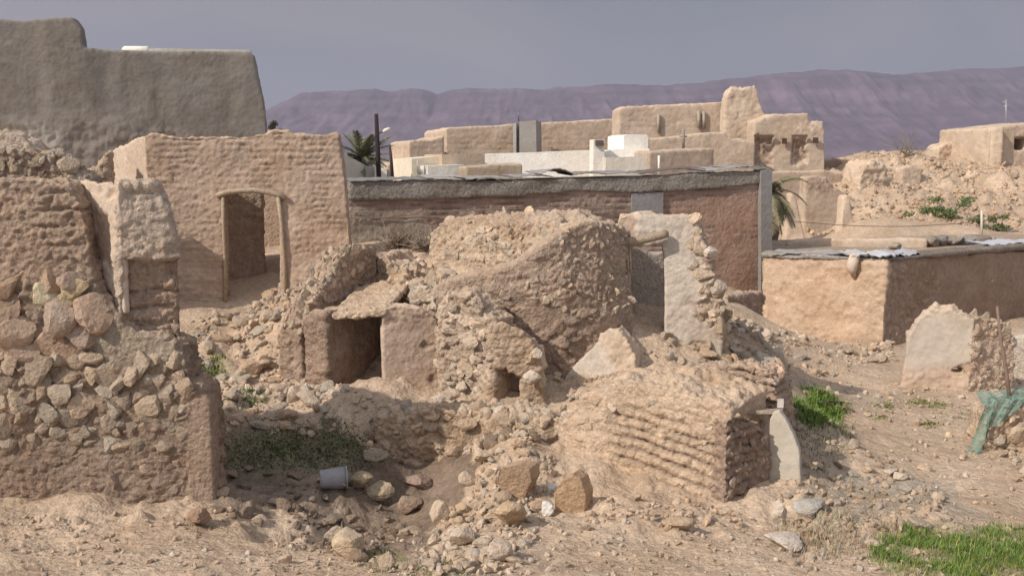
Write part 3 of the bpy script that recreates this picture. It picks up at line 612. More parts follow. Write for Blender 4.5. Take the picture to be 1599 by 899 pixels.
# ================================================================== rubble strip at the foot of the brick wall
wall('rubble_wall', [seg((1125, 480, 23.6), (1192, 480, 25.3), [(1120, 475), (1135, 462), (1165, 460), (1185, 456), (1192, 455)], .5, .3)], vox=.05, style=('rubble', dict(size=.25, col=MUDB, scol=MUD)), erode=.08,
     label='stub of stone footing at the base of the brick building below the board', cat='ruined wall')

# ================================================================== far town
def block(name, A, B, prof, dep, label, cat='building', col=SAND * .95, style='mud', vox=.075, a=.45, zones=(), holes=(), seed=61, mats=None, zb=-.5, parent=None, erode=.03, **kw):
    p = dict(col=col, a=a, seed=seed)
    return wall(name, [seg(A, B, prof, dep, zb, holes)], vox=vox, style=(style, p), zones=zones, mats=mats or M_FAR, label=label, cat=cat, erode=erode, parent=parent, **kw)
TAN = C3(.50, .395, .305)
block('mud_building', (638, 240, 49.6), (694, 240, 50.2), [(638, 222), (645, 219), (668, 219), (694, 212)], 5, 'low tan mud building with a stepped parapet at the left end of the far village', col=TAN, zones=[('cob', dict(col=TAN, row=.28, brick=.7, a=.55, mort=TAN * .8, wash=.3), [(600, 215), (1000, 205), (1000, 245), (600, 250)])])
block('mud_building', (696, 240, 53.6), (802, 240, 54.6), [(696, 203), (700, 199), (750, 197), (802, 194)], 7, 'tan flat roofed mud block behind the cream wall, left of the concrete tower', col=TAN, zones=[('cob', dict(col=TAN, row=.28, brick=.7, a=.55, mort=TAN * .8, wash=.3), [(600, 215), (1000, 205), (1000, 245), (600, 250)])])
block('mud_building', (836, 240, 55), (967, 240, 56), [(836, 192), (880, 190), (967, 185)], 2, 'tan mud block right of the concrete tower, crossed by its shadow', col=TAN * 1.02, zones=[('cob', dict(col=TAN, row=.28, brick=.7, a=.55, mort=TAN * .8, wash=.3), [(600, 215), (1000, 205), (1000, 245), (600, 250)])])
ct = thing('concrete_stair_tower', P(820, 240, 52), 'small grey concrete tower on the far roofs with a narrow ledge on its left', 'building')
g = Geo(); V, F = prism([P(x, y, 52) for x, y in [(811, 190), (837, 188), (838, 262), (811, 262)]], [], np.array([.35, 2.2, 0])); g.add(V, F, CONC * 1.05); g.link('shaft', M_PLASTER, ct)
g = Geo(); V, F = prism([P(x, y, 51.9) for x, y in [(801, 193), (806, 192), (806, 262), (801, 262)]], [], np.array([.2, 1.5, 0])); g.add(V, F, CONC * 1.35); g.link('fin', M_PLASTER, ct)
g = Geo(); V, F = prism([P(x, y, 52.3) for x, y in [(806, 200), (811, 200), (811, 262), (806, 262)]], [], np.array([.2, 1.5, 0])); g.add(V, F, CONC * .9); g.link('recess', M_PLASTER, ct)

ru = thing('mud_fort', P(1120, 270, 50), 'tallest tan mud building of the far village with a humped tower', 'building')
wall('main_wall', [seg((966, 230, 50.2), (1140, 230, 51.0), [(966, 170), (972, 167), (1000, 166), (1030, 164), (1060, 163), (1132, 159), (1140, 160)], 1.5, -.5)], vox=.075, style=('mud', dict(col=TAN * 1.03, a=.5, seed=63)), zones=[('cob', dict(col=TAN * 1.02, row=.28, brick=.7, a=.55, mort=TAN * .82, wash=.3), [(975, 178), (1130, 175), (1130, 205), (975, 208)])], mats=M_FAR, parent=ru, erode=.05)
wall('tower', [seg((1132, 230, 49.9), (1197, 230, 50.1), [(1132, 158), (1136, 146), (1142, 138), (1160, 136), (1181, 134), (1186, 150), (1192, 172), (1200, 190)], .8, -.5)], vox=.075, style=('mud', dict(col=TAN * 1.05, a=1.2, seed=64)), mats=M_FAR, parent=ru, erode=.15)
def fort_wall_holes():
    return [[(1181, 214), (1204, 214), (1204, 256), (1181, 256)], [(1239, 214), (1258, 216), (1257, 256), (1240, 256)], [(1221, 217), (1226, 217), (1226, 224), (1221, 224)], [(1269, 216), (1275, 216), (1275, 223), (1269, 223)]]
wall('right_wing', [seg((1178, 230, 49.0), (1289, 230, 49.4), [(1178, 190), (1197, 182), (1205, 179), (1240, 178), (1262, 178), (1264, 191), (1285, 189), (1287, 200), (1289, 268)], 4, -.5),], vox=.09,
     style=('mud', dict(col=TAN * .98, a=.5, seed=65)), zones=[('rubble', dict(col=MUDB * .9, scol=TAN * 1.1, size=.3, a=.8), [(1178, 213), (1206, 213), (1206, 257), (1178, 257)], -.28), ('rubble', dict(col=MUDB * .8, scol=TAN * 1.1, size=.3, a=.8), [(1236, 214), (1260, 214), (1260, 257), (1236, 257)], -.28), ('rubble', dict(col=MUD, scol=PALE * 1.2, size=.25, a=.7), [(1238, 190), (1287, 190), (1287, 212), (1238, 212)])], mats=M_FAR, parent=ru, erode=.08)
for (x0, x1, y0, y1, c) in ((1220, 1227, 216, 225, 0), (1268, 1276, 215, 224, 0)):
    g = Geo(); A1, B1 = P(1178, 230, 49.0), P(1289, 230, 49.4); V, F = prism([hit(x, y, A1, B1) - np.array([0, .22, 0]) for x, y in ((x0, y0), (x1, y0), (x1, y1), (x0, y1))], [], np.array([0, .1, 0])); g.add(V, F, C3(.09, .06, .05)); g.link('vent_hole', M_FAR, ru)
for (x0, x1, y) in ((1177, 1208, 213), (1236, 1260, 213)):
    g = Geo(); A1, B1 = P(1178, 230, 48.9), P(1289, 230, 49.3); V, F = prism([hit(x, yy, A1, B1) for x, yy in ((x0, y - 2.5), (x1, y - 2.5), (x1, y + 1), (x0, y + 1))], [], np.array([0, -.12, 0])); g.add(V, F, C3(.16, .11, .08)); g.link('lintel', M_WOOD, ru)
block('mud_building', (1000, 240, 46.5), (1180, 240, 47.5), [(1000, 222), (1010, 217), (1060, 213), (1100, 208), (1134, 206), (1137, 214), (1180, 222)], 2, 'lower tan terrace wall in front of the humped fort tower', col=TAN * 1.05, seed=66)
for xx, y0, y1 in ((1028, 178, 207), (1091, 174, 200), (1099, 174, 200)):
    g = Geo(); A1, B1 = P(966, 230, 50.1), P(1140, 230, 50.9); tube(g, [hit(xx, y0, A1, B1), hit(xx + .5, y1, A1, B1)], .09, C3(.36, .3, .24), 6); g.link('drain_pipe', M_FAR, ru)
# white houses
wh = thing('white_house', P(880, 270, 42), 'long whitewashed low house with a small chimney box and raised white parapet', 'house')
def pbox(parent, name, A, B, prof, dep, col, mats=M_PLASTER, label=None):
    V, F, a_, e = slab_solid(A, B, prof, dep, .5); g = Geo(); g.add(V, F, col); o = g.link(name, mats, parent)
    if label: o['label'] = label
    return o
pbox(wh, 'wall', (752, 255, 42), (1014, 255, 42.4), [(752, 240), (830, 238), (900, 235), (975, 233), (1014, 232)], 4, WHITE * 1.06)
pbox(wh, 'parapet', (974, 220, 43.2), (1012, 220, 43.5), [(974, 212), (980, 210), (1010, 210), (1012, 214)], 2, WHITE * 1.02)
chm = pbox(wh, 'chimney', (927, 226, 41.3), (944, 226, 41.4), [(927, 218), (944, 218)], .6, WHITE * .95)
g = Geo(); V, F = prism([P(x, y, 41.2) for x, y in ((930, 219), (943, 219), (943, 228), (930, 228))], [], np.array([0, .1, 0])); g.add(V, F, C3(.12, .09, .08)); child_of(g, 'chimney_opening', M_PLASTER, chm)
pbox(wh, 'lower_wall', (946, 250, 40.9), (1012, 250, 41.2), [(946, 246), (1012, 244)], 2, C3(.62, .57, .5))
cw = thing('cream_house', P(700, 275, 40), 'cream walled low house with a pale door, left of the long white house', 'house')
pbox(cw, 'wall', (643, 260, 40), (757, 260, 41), [(643, 248), (690, 244), (757, 246)], 4, C3(.70, .62, .50))
pbox(cw, 'roof_edge', (690, 245, 39.9), (757, 245, 40.5), [(690, 241), (757, 240)], 3, TAN)
pbox(cw, 'door', (652, 262, 39.6), (661, 262, 39.7), [(652, 251), (661, 251)], .1, C3(.60, .56, .48), label='pale closed door')
pbox(cw, 'lean_to', (668, 268, 38.5), (725, 268, 39), [(668, 259), (725, 257)], 1.5, C3(.74, .70, .62))
block('mud_shed', (727, 268, 37), (816, 268, 37.6), [(727, 261), (760, 258), (816, 255)], 1.5, 'low brown wall in front of the cream and white houses', 'shed', col=C3(.36, .29, .22), vox=.08)
block('mud_shed', (1014, 250, 41), (1116, 250, 42), [(1014, 236), (1060, 234), (1116, 231)], 3, 'flat grey brown shed wall right of the white house', 'shed', col=C3(.38, .30, .24), vox=.09, a=.4)
g = Geo(); tube(g, [P(1029, 243, 40.5), P(1029, 272, 40.5)], .05, WHITE, 8); tag(g.link('vent_pipe', M_PLASTER), 'short white pipe standing before the grey brown shed', 'pipe')
g = Geo(); tube(g, [P(1067, 202, 45), P(1067, 235, 45)], .07, C3(.3, .26, .22), 6); tube(g, [P(1061, 213, 45), P(1073, 213, 45)], .04, C3(.3, .26, .22), 6); tag(g.link('roof_post', M_WOOD), 'short dark post with a crossbar above the grey brown shed', 'post')
sh = thing('white_hut', P(570, 278, 37), 'small off white hut with a broken parapet beside the palm crown', 'house')
pbox(sh, 'wall', (536, 265, 36.5), (572, 265, 37), [(536, 240), (541, 238), (545, 246), (552, 248), (572, 259)], 3, C3(.62, .58, .52)); pbox(sh, 'low_wall', (571, 270, 36.8), (610, 270, 37.2), [(571, 259), (590, 260), (610, 266)], 2, C3(.40, .37, .34))
pbox(sh, 'roof_slab', (585, 270, 36.4), (604, 270, 36.5), [(586, 263), (604, 263)], .6, WHITE)
block('mud_building', (606, 265, 45), (630, 265, 45.4), [(606, 256), (630, 253)], 3, 'small tan wall just right of the two dark poles', 'wall', col=TAN)
# poles
up = thing('utility_pole', P(591, 282, 35), 'tall dark utility pole with a white street lamp arm, behind the brick building', 'utility pole')
g = Geo(); tube(g, [P(592, 284, 35), P(590, 240, 35), P(587.5, 178, 35)], [.09, .085, .07], C3(.045, .035, .04), 8); g.link('pole', M_WOOD, up)
g = Geo(); tube(g, [P(589, 210, 35), P(598, 206, 34.8)], .02, C3(.1, .1, .1), 6); brk = g.link('bracket', M_METAL, up)
g = Geo(); tube(g, [P(598, 206, 34.8), P(601, 204.5, 34.8), P(609, 201, 34.8)], [.04, .075, .06], WHITE, 8); child_of(g, 'lamp_head', M_PLASTER, brk)
g = Geo(); tube(g, [P(613, 280, 36), P(611, 250, 36), P(608.5, 226, 36)], [.07, .06, .045], C3(.08, .06, .06), 7); tag(g.link('wooden_pole', M_WOOD), 'thin leaning dark pole right of the tall utility pole', 'pole')
g = Geo(); tube(g, [P(810, 190, 52.5), P(809.5, 173, 52.5)], .035, C3(.2, .18, .2), 5); tag(g.link('antenna_mast', M_METAL), 'thin mast on top of the grey concrete tower', 'antenna')

# ================================================================== right hillside ruins
block('mud_wall', (1196, 285, 46.5), (1345, 285, 48), [(1196, 268), (1240, 268), (1289, 266), (1305, 270), (1345, 272)], 1.2, 'long low tan wall below the fort right wing', 'ruined wall', col=TAN * .97, seed=71)
block('mud_wall', (1288, 262, 52), (1345, 262, 53), [(1288, 250), (1300, 247), (1335, 250), (1345, 262)], 2, 'brown broken wall right of the fort wing', 'ruined wall', col=MUDB * .9, seed=72)
block('brick_wall', (1258, 325, 43), (1318, 325, 43.4), [(1258, 276), (1275, 274), (1290, 277), (1300, 290), (1318, 300)], .6, 'rubble topped brick wall between the two tapering buttresses', 'ruined wall', col=TAN * .95, style='cob', seed=73, zones=[('rubble', dict(col=MUDB, scol=TAN, size=.3), [(1255, 270), (1312, 270), (1312, 300), (1255, 300)])])
block('buttress', (1228, 340, 41), (1258, 340, 41), [(1226, 372), (1230, 325), (1234, 303), (1240, 301), (1247, 325), (1258, 372)], .5, 'left tapering mud buttress beside the shaggy palm', 'buttress', col=TAN * 1.1, seed=74)
block('buttress', (1314, 340, 41), (1340, 340, 41.2), [(1312, 376), (1315, 340), (1318, 308), (1322, 304), (1327, 307), (1333, 340), (1341, 376)], .5, 'right tapering mud buttress casting a broad shadow on the hillside', 'buttress', col=TAN * 1.12, seed=75)
block('mud_wall', (1228, 380, 30.2), (1450, 380, 29.6), [(1228, 381), (1240, 374), (1300, 372), (1360, 374), (1410, 372), (1450, 374)], .35, 'low mud parapet standing along the back of the ochre building roof', 'wall', col=TAN * 1.0, seed=76, zb=0)
block('rubble_wall', (1368, 265, 51), (1500, 265, 53), [(1368, 256), (1385, 250), (1420, 256), (1460, 258), (1500, 262)], .6, 'dark broken wall line along the brow of the right hillside', 'ruined wall', col=MUDB, style='rubble', seed=77)
block('rubble_wall', (1410, 275, 47), (1440, 275, 47.2), [(1410, 262), (1425, 258), (1440, 266)], .8, 'short stub of wall on the right hillside slope', 'ruined wall', col=MUD, style='rubble', seed=78)
block('rubble_wall', (1466, 235, 53), (1522, 235, 53.6), [(1466, 232), (1470, 226), (1486, 222), (1492, 218), (1505, 217), (1514, 221), (1522, 218)], 1.0, 'pale crumbling wall left of the hilltop house', 'ruined wall', col=TAN * 1.1, style='mud', a=1.6, seed=79)
block('mud_wall', (1342, 300, 46), (1400, 300, 46.6), [(1342, 285), (1350, 262), (1362, 254), (1376, 258), (1384, 270), (1400, 290)], 1.4, 'eroded earth pinnacle at the left end of the right hillside', 'ruined wall', col=TAN * 1.02, a=2.6, seed=82, erode=.2)
block('mud_wall', (1395, 290, 48), (1470, 290, 48.6), [(1395, 282), (1410, 268), (1435, 270), (1450, 276), (1470, 290)], 1.2, 'dark crumbling wall remnant in the middle of the hillside', 'ruined wall', col=MUDB, style='rubble', seed=83)
block('mud_wall', (1500, 285, 48), (1560, 285, 48.6), [(1500, 292), (1510, 276), (1530, 270), (1548, 276), (1560, 288)], 1.2, 'weathered earth hump below the hilltop house', 'ruined wall', col=TAN, a=2.4, seed=84, erode=.2)
hh = thing('hilltop_house', P(1580, 250, 51), 'flat roofed mud house with one small dark window on the right hilltop', 'house')
wall('wall', [seg((1546, 225, 50.4), (1660, 225, 51.4), [(1546, 200), (1560, 199), (1599, 193), (1660, 190)], 4, -.5, holes=[[(1584, 214), (1604, 214), (1604, 235), (1584, 235)]]), ], vox=.09, style=('mud', dict(col=TAN, a=.8, seed=80)), mats=M_FAR, parent=hh)
wall('side_wall', [seg((1519, 225, 53), (1549, 225, 50), [(1519, 206), (1525, 198), (1540, 197), (1549, 199)], .6, -.5)], vox=.09, style=('mud', dict(col=TAN * 1.08, a=.8, seed=81)), mats=M_FAR, parent=hh)
g = Geo(); V, F = prism([P(x, y, 52.6) for x, y in ((1575, 205), (1612, 205), (1612, 245), (1575, 245))], [], np.array([0, .1, 0])); g.add(V, F, C3(.03, .02, .02)); g.link('window', M_FAR, hh)
g = Geo(); q = [P(1583, 213, 50.75), P(1605, 213, 51.2)]; quadbox(g, [q[0], q[1], q[1] + [0, .3, 0], q[0] + [0, .3, 0]], (0, 0, -.12), C3(.3, .25, .2)); g.link('window_lintel', M_WOOD, hh)
g = Geo(); tube(g, [P(1571, 200, 52), P(1571, 155, 52)], .03, C3(.4, .38, .42), 5); tube(g, [P(1566, 160, 52), P(1577, 158, 52)], .02, C3(.4, .38, .42), 5); tube(g, [P(1567, 166, 52), P(1576, 165, 52)], .02, C3(.4, .38, .42), 5)
tag(g.link('television_antenna', M_METAL), 'thin aerial mast on the roof of the hilltop house', 'antenna')
g = Geo(); tube(g, [P(1533, 372, 38), P(1533, 328, 38)], .05, C3(.55, .5, .43), 6); tag(g.link('marker_post', M_PLASTER), 'thin pale post on the hillside above the ochre building', 'post')
g = Geo(); tube(g, [P(1235 + 298 * i / 12, 345 + 14 * i / 12 * (1 - .95 * i / 12) + 5 * math.sin(math.pi * i / 12), 38 + .0 * i) for i in range(13)], .012, C3(.08, .07, .07), 4); tag(g.link('overhead_wire', M_METAL), 'thin dark wire sagging from the palm to the pale post', 'wire')

# ================================================================== ochre building at right
ob = thing('ochre_building', P(1383, 545, 25), 'low mud building with a sunny ochre plastered wall and a rough shaded brown wall', 'building')
wall('ochre_wall', [seg((1186, 460, 27.0), (1387, 460, 24.95), [(1190, 399), (1260, 401), (1320, 404), (1385, 407)], .5, -.6)], vox=.05, style=('plaster', dict(col=OCHRE, a=3.2, seed=91, chip=OCHRE * C3(.93, .9, .88))), mats=M_WALL,
     zones=[('mud', dict(col=OCHRE * .92, a=1.4), [(1340, 400), (1400, 400), (1400, 560), (1352, 560)]), ('mud', dict(col=OCHRE * .92, a=1.5), [(1180, 500), (1390, 520), (1390, 560), (1180, 545)])], parent=ob)
wall('brown_wall', [seg((1384, 460, 25.1), (1760, 460, 32.5), [(1384, 408), (1420, 402), (1500, 398), (1599, 392), (1760, 380)], .2, -.6)], vox=.05,
     style=('mud', dict(col=MUDB * .86, a=1.0, seed=92)), zones=[('rubble', dict(col=MUDB * .85, scol=MUD * .85, size=.22, a=.9), [(1378, 420), (1440, 400), (1470, 440), (1440, 540), (1378, 545)])], parent=ob, erode=.03, mats=M_WALL)
r0, r1, r2 = hit(1190, 402, P(1186, 460, 27), P(1385, 460, 25)), hit(1383, 408, P(1186, 460, 27), P(1385, 460, 25)), hit(1760, 384, P(1381, 460, 25.05), P(1760, 460, 32.5))
zr = 2.32; g = Geo()
for q in ([np.array([r0[0] + .3, r0[1] + .1, zr]), np.array([r1[0], r1[1] + .35, zr]), np.array([r2[0] - .1, r2[1] + .3, zr]), np.array([r2[0] - 2.5, r2[1] + 3, zr]), np.array([r0[0] + 1.0, r0[1] + 5.2, zr])],):
    V, F = prism(q, [], np.array([0, 0, -.3])); g.add(V, F, C3(.42, .33, .25))
g.link('roof', M_EARTH, ob)
def coping(p, q, n, wd, h, col, mats=M_EARTH, nm='coping', a=.7):
    p, q = np.array(p), np.array(q); e = q - p; L = np.linalg.norm(e[:2]); e = e / L; b = np.array([-e[1], e[0], 0]); pts = []
    V, F = prism([p - b * .06, q - b * .06, q + b * wd, p + b * wd], [], np.array([0, 0, h])); Vr, Nr, Fr = remesh([(V, F)], .04)
    d, c = st_mud(Vr, Vr @ e, a=a, col=col, seed=95); g = Geo(); g.add(Vr + Nr * d[:, None], Fr, c, 0, True); return g.link(nm, mats, ob)
coping([r0[0], r0[1], 2.3], [r1[0], r1[1], 2.36], 9, .5, .12, C3(.36, .325, .29)); coping([r1[0], r1[1], 2.36], [r2[0], r2[1], 2.36], 9, .6, .12, C3(.25, .21, .18), nm='coping')
AO, BO = P(1186, 460, 27), P(1385, 460, 25)
def tin(px0, px1, py0, py1, dep, tone, Y0, Y1, nm='roof_sheet'):
    g = Geo(); n = 16; V = []
    for j in range(3):
        for i in range(n + 1):
            t = i / n; p = P(px0 + (px1 - px0) * t, py0 + (py1 - py0) * t, Y0 + (Y1 - Y0) * t); p = p + np.array([.1, 1, 0]) * dep * j / 2 + [0, 0, .02 * math.sin(i * 2.4) + .03 * math.sin(i * .7 + px0)]; V.append(p)
    F = np.array([[j * (n + 1) + i, j * (n + 1) + i + 1, (j + 1) * (n + 1) + i + 1, (j + 1) * (n + 1) + i] for j in range(2) for i in range(n)]); V = np.array(V)
    g.add(np.concatenate([V, V - [0, 0, .03]]), np.concatenate([F, F[:, ::-1] + len(V)]), tone, 0, True); g.link(nm, M_METAL, ob)
tin(1205, 1330, 397, 398, 1.3, C3(.50, .48, .46), 26.7, 25.5); tin(1330, 1400, 398, 400, 1.4, C3(.72, .72, .72), 25.3, 24.9); tin(1395, 1450, 399, 396, 1.4, C3(.60, .60, .62), 25.1, 26.2); tin(1535, 1640, 383, 378, 1.5, C3(.68, .69, .72), 28, 29.8)
g = Geo(); tube(g, [hit(1333, 404, AO, BO) + [0, -.1, .1], hit(1333, 414, AO, BO) + [-.1, -.14, 0], hit(1334, 432, AO, BO) + [-.04, -.06, 0]], [.14, .15, .05], PALE * 1.05, 10); g.link('rain_spout', M_PLASTER, ob)
# blocks kept on the roof
rb_ = [(1455, 377, 30, .55), (1472, 376, 30.2, .5), (1492, 375, 30.5, .6), (1508, 374, 30.6, .5), (1528, 373, 31, .6), (1545, 374, 31.2, .45), (1400, 380, 29, .35)]
for (x, y, Y, s_), lb in zip(rb_, ['leftmost of the row of six blocks', 'second from left in the row of six blocks', 'third from left in the row of six blocks', 'fourth from left in the row of six blocks', 'fifth from left in the row of six blocks', 'rightmost of the row of six blocks', 'lone rough block away from the row']):
    g = Geo(); V = STV[3][RNG.integers(36)] * np.array([s_ * .6, s_ * .5, s_ * .38]); p = P(x, y, Y); p[2] = zr + s_ * .25; g.add(V + p, ICO[3][1], stone_col(1, C3(.30, .26, .22))[0]); tag(g.link('roof_stone', M_ROCK), lb + ' on the ochre building roof', 'stone', 'blocks lying on the ochre building roof')

# ================================================================== small plastered ruin on the right + neighbours
sp = thing('plastered_ruin', P(1500, 590, 19.2), 'low ruined wall with a pale plastered face and broken stone end, before the brown wall', 'ruined wall')
wall('plaster_face', [seg((1412, 540, 19.5), (1522, 540, 19.0), [(1412, 560), (1418, 525), (1430, 506), (1438, 496), (1450, 486), (1458, 481), (1470, 484), (1482, 482), (1500, 490), (1522, 496)], .4, -.3, holes=[[(1486, 576), (1500, 574), (1504, 581), (1490, 583)]])], vox=.035,
     style=('plaster', dict(col=PLAST * .86, a=2.2, chip=MUD)), zones=[('mud', dict(col=MUD * 1.05, a=1.2), [(1405, 575), (1530, 578), (1530, 620), (1405, 620)]), ('rubble', dict(col=MUD, scol=STONE, size=.2), [(1400, 470), (1530, 470), (1530, 494), (1484, 487), (1462, 485), (1430, 500), (1413, 550)])], erode=.07, parent=sp, mats=M_PLASTER)
wall('stone_end', [seg((1519, 540, 19.02), (1586, 540, 19.25), [(1519, 494), (1535, 497), (1550, 499), (1560, 502), (1572, 506), (1578, 512), (1584, 530), (1586, 560)], .4, -.3)], vox=.035,
     style=('rubble', dict(col=MUD * 1.15, scol=STONE * 1.1, size=.24)), embed=[([(1519, 490), (1585, 495), (1585, 530), (1519, 525)], 22, .16, .3, STONE)], erode=.05, parent=sp)
wall('plastered_wall', [seg((1580, 550, 21), (1680, 550, 20.6), [(1580, 528), (1600, 522), (1640, 520), (1680, 530)], .35, -.2)], vox=.05, style=('plaster', dict(col=PLAST * 1.0, a=1.5)), label='stub of pale plastered wall cut off by the right edge of the photo')

# ================================================================== central ruins
RB = dict(size=.2, col=MUD, scol=STONE * .95)
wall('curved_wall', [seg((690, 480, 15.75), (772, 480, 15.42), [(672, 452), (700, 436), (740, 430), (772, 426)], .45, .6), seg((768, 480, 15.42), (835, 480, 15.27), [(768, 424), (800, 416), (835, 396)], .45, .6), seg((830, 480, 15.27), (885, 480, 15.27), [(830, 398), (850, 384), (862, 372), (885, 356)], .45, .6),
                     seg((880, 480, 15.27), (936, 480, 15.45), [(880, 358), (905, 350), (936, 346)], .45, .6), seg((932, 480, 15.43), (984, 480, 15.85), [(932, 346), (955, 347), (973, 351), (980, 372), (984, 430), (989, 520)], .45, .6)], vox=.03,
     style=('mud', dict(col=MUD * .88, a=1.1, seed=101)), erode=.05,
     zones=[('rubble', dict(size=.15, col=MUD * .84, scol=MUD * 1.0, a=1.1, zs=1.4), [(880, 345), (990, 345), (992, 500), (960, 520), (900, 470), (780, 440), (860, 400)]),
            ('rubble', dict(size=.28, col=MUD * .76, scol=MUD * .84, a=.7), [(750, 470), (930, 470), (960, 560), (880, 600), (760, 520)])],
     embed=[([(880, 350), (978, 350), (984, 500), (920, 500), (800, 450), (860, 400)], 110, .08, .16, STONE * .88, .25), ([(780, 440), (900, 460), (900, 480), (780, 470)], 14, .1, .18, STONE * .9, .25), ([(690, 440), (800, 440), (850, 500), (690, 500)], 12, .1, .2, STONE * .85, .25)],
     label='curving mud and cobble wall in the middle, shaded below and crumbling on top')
wall('rubble_wall', [seg((672, 400, 18.3), (770, 400, 17.2), [(668, 400), (672, 366), (686, 349), (705, 343), (735, 339), (770, 336)], .5, .8), seg((765, 400, 17.2), (880, 400, 16.5), [(765, 335), (800, 334), (850, 334), (868, 338), (880, 352)], .5, .8),
                     seg((875, 400, 16.6), (975, 400, 16.8), [(875, 350), (905, 347), (950, 350), (965, 356), (975, 372)], .5, .8),
                     seg((765, 400, 16.9), (905, 400, 16.0), [(765, 385), (800, 378), (860, 372), (905, 368)], .5, .8), seg((690, 400, 16.7), (890, 400, 15.62), [(676, 384), (684, 356), (700, 345), (770, 337), (858, 335), (870, 343), (890, 350)], .5, .8, lean=(.85, 2.75)),
                     seg((668, 415, 17.5), (772, 415, 16.9), [(668, 425), (680, 402), (700, 396), (740, 400), (772, 402)], .3, .8)], vox=.035,
     style=('rubble', dict(size=.2, col=SAND * .98, scol=STONE, a=1.3, seed=105)), erode=.07,
     zones=[('plaster', dict(col=SAND * 1.05, a=2.5), [(668, 392), (765, 400), (770, 436), (668, 430)]), ('mud', dict(col=MUD * 1.0, a=1.4), [(670, 330), (900, 325), (960, 345), (700, 352)])],
     embed=[([(700, 350), (960, 350), (900, 400), (860, 420), (700, 400)], 110, .08, .22, STONE * .98, .2), (None, 45, .08, .2, STONE, .25)],
     label='sunlit heap of rubble walling that crowns the curved wall in the middle')
g = Geo(); dr = None
wall('doorway_wall', [seg((963, 420, 16.2), (1090, 420, 16.05), [(964, 350), (968, 337), (1000, 334), (1040, 336), (1078, 335), (1088, 342), (1092, 360), (1100, 385), (1108, 400), (1108, 430), (1118, 450), (1124, 480), (1130, 520)], .5, .8,
      holes=[[(984, 388), (1010, 384), (1035, 380), (1037, 420), (1039, 560), (984, 560)]])], vox=.028,
     style=('plaster', dict(col=PLAST * .90, a=3.0, chip=MUD * 1.05, seed=111)), zones=[('rubble', dict(size=.2, col=MUD * .92, scol=STONE * .95, a=1.5), [(1082, 330), (1140, 330), (1140, 540), (1092, 500), (1094, 420), (1088, 380)]), ('plaster', dict(col=PLAST * .92, a=1.6), [(1036, 378), (1090, 384), (1092, 470), (1038, 478)]), ('mud', dict(col=MUD * 1.03, a=1.2), [(964, 380), (985, 380), (985, 520), (964, 520)])],
     embed=[([(1078, 340), (1104, 345), (1132, 520), (1092, 510)], 60, .13, .28, STONE * 1.02, .12)], erode=.07,
     mats=M_WALL, label='standing fragment of plastered wall with a doorway and ragged stone right edge')
wall('mud_wall', [seg((975, 430, 17.2), (1060, 430, 17.6), [(975, 388), (1000, 386), (1010, 392), (1020, 396), (1060, 392)], .4, .8)], vox=.04, style=('plaster', dict(col=PLAST * .85, a=2)), label='inner plastered wall seen through the broken doorway in the middle')
g = Geo(); tube(g, [P(955, 378, 15.95), P(985, 377, 15.95), P(1010, 373, 15.95), P(1034, 367, 15.95), P(1041, 365, 16.0)], [.075, .08, .075, .07, .065], C3(.36, .275, .2), 10, wob=.08)
tag(g.link('wooden_beam', M_WOOD), 'bare round timber lintel across the top of the broken doorway', 'beam')
g = Geo(); tube(g, [P(962, 366, 16.0), P(984, 365, 16.0)], .06, C3(.3, .23, .17), 8); tag(g.link('wooden_beam', M_WOOD), 'short beam stub above the left end of the round timber lintel', 'beam')
for x0, x1, lb in ((983, 985, 'right'), (978, 981, 'left')):
    g = Geo(); tube(g, [P(x0, 382, 15.95), P(x1, 425, 15.95)], .022, C3(.45, .36, .27), 6); tag(g.link('wooden_stake', M_WOOD), lb + 'hand one of two thin sticks hanging under the round timber lintel', 'stick', 'sticks under the timber lintel')

# left niche ruin
nr_ = thing('niche_ruin', P(590, 600, 15.6), 'collapsed room with a dark square opening under an earth roof, left of centre', 'ruined building')
wall('room_wall', [seg((482, 440, 15.8), (592, 440, 17.6), [(470, 520), (484, 476), (500, 452), (514, 434), (530, 408), (545, 392), (556, 387), (575, 388), (592, 400)], .45, .8)], vox=.03, style=('rubble', dict(size=.16, col=MUDB * 1.02, scol=MUD * .95, a=.8)), erode=.1,
     embed=[(None, 90, .08, .2, STONE, .2), ([(484, 470), (560, 385), (590, 395), (500, 480)], 40, .1, .2, STONE * .95, .15)], parent=nr_)
wall('back_wall', [seg((585, 440, 17.5), (650, 440, 17.2), [(585, 400), (600, 397), (612, 412), (628, 420), (650, 424)], 1.0, .8), seg((490, 540, 17.2), (700, 540, 17.2), [(490, 500), (520, 470), (560, 452), (600, 446), (700, 452)], .35, .6)], vox=.04, style=('mud', dict(col=MUD * .95, a=1)), erode=.1, embed=[(None, 25, .1, .2, STONE, .2)], parent=nr_)
q = [P(518, 491, 15.25), P(602, 483, 15.15), P(655, 425, 16.9), P(560, 447, 17.0)]
V, F = prism(q, [], np.array([0, 0, -.11])); Vr, Nr, Fr = remesh([(V, F)], .025); d, c = st_rubble(Vr, Vr[:, 0], a=.8, col=SAND * .98, scol=SAND, size=.16, seed=115); g = Geo(); g.add(Vr + Nr * d[:, None], Fr, c, 0, True); g.link('earth_roof', M_EARTH, nr_)
wall('left_jamb', [seg((474, 530, 15.6), (508, 530, 15.35), [(474, 500), (490, 484), (508, 486)], 1.3, .6)], vox=.035, style=('mud', dict(col=MUDB, a=1.2)), parent=nr_, erode=.05)
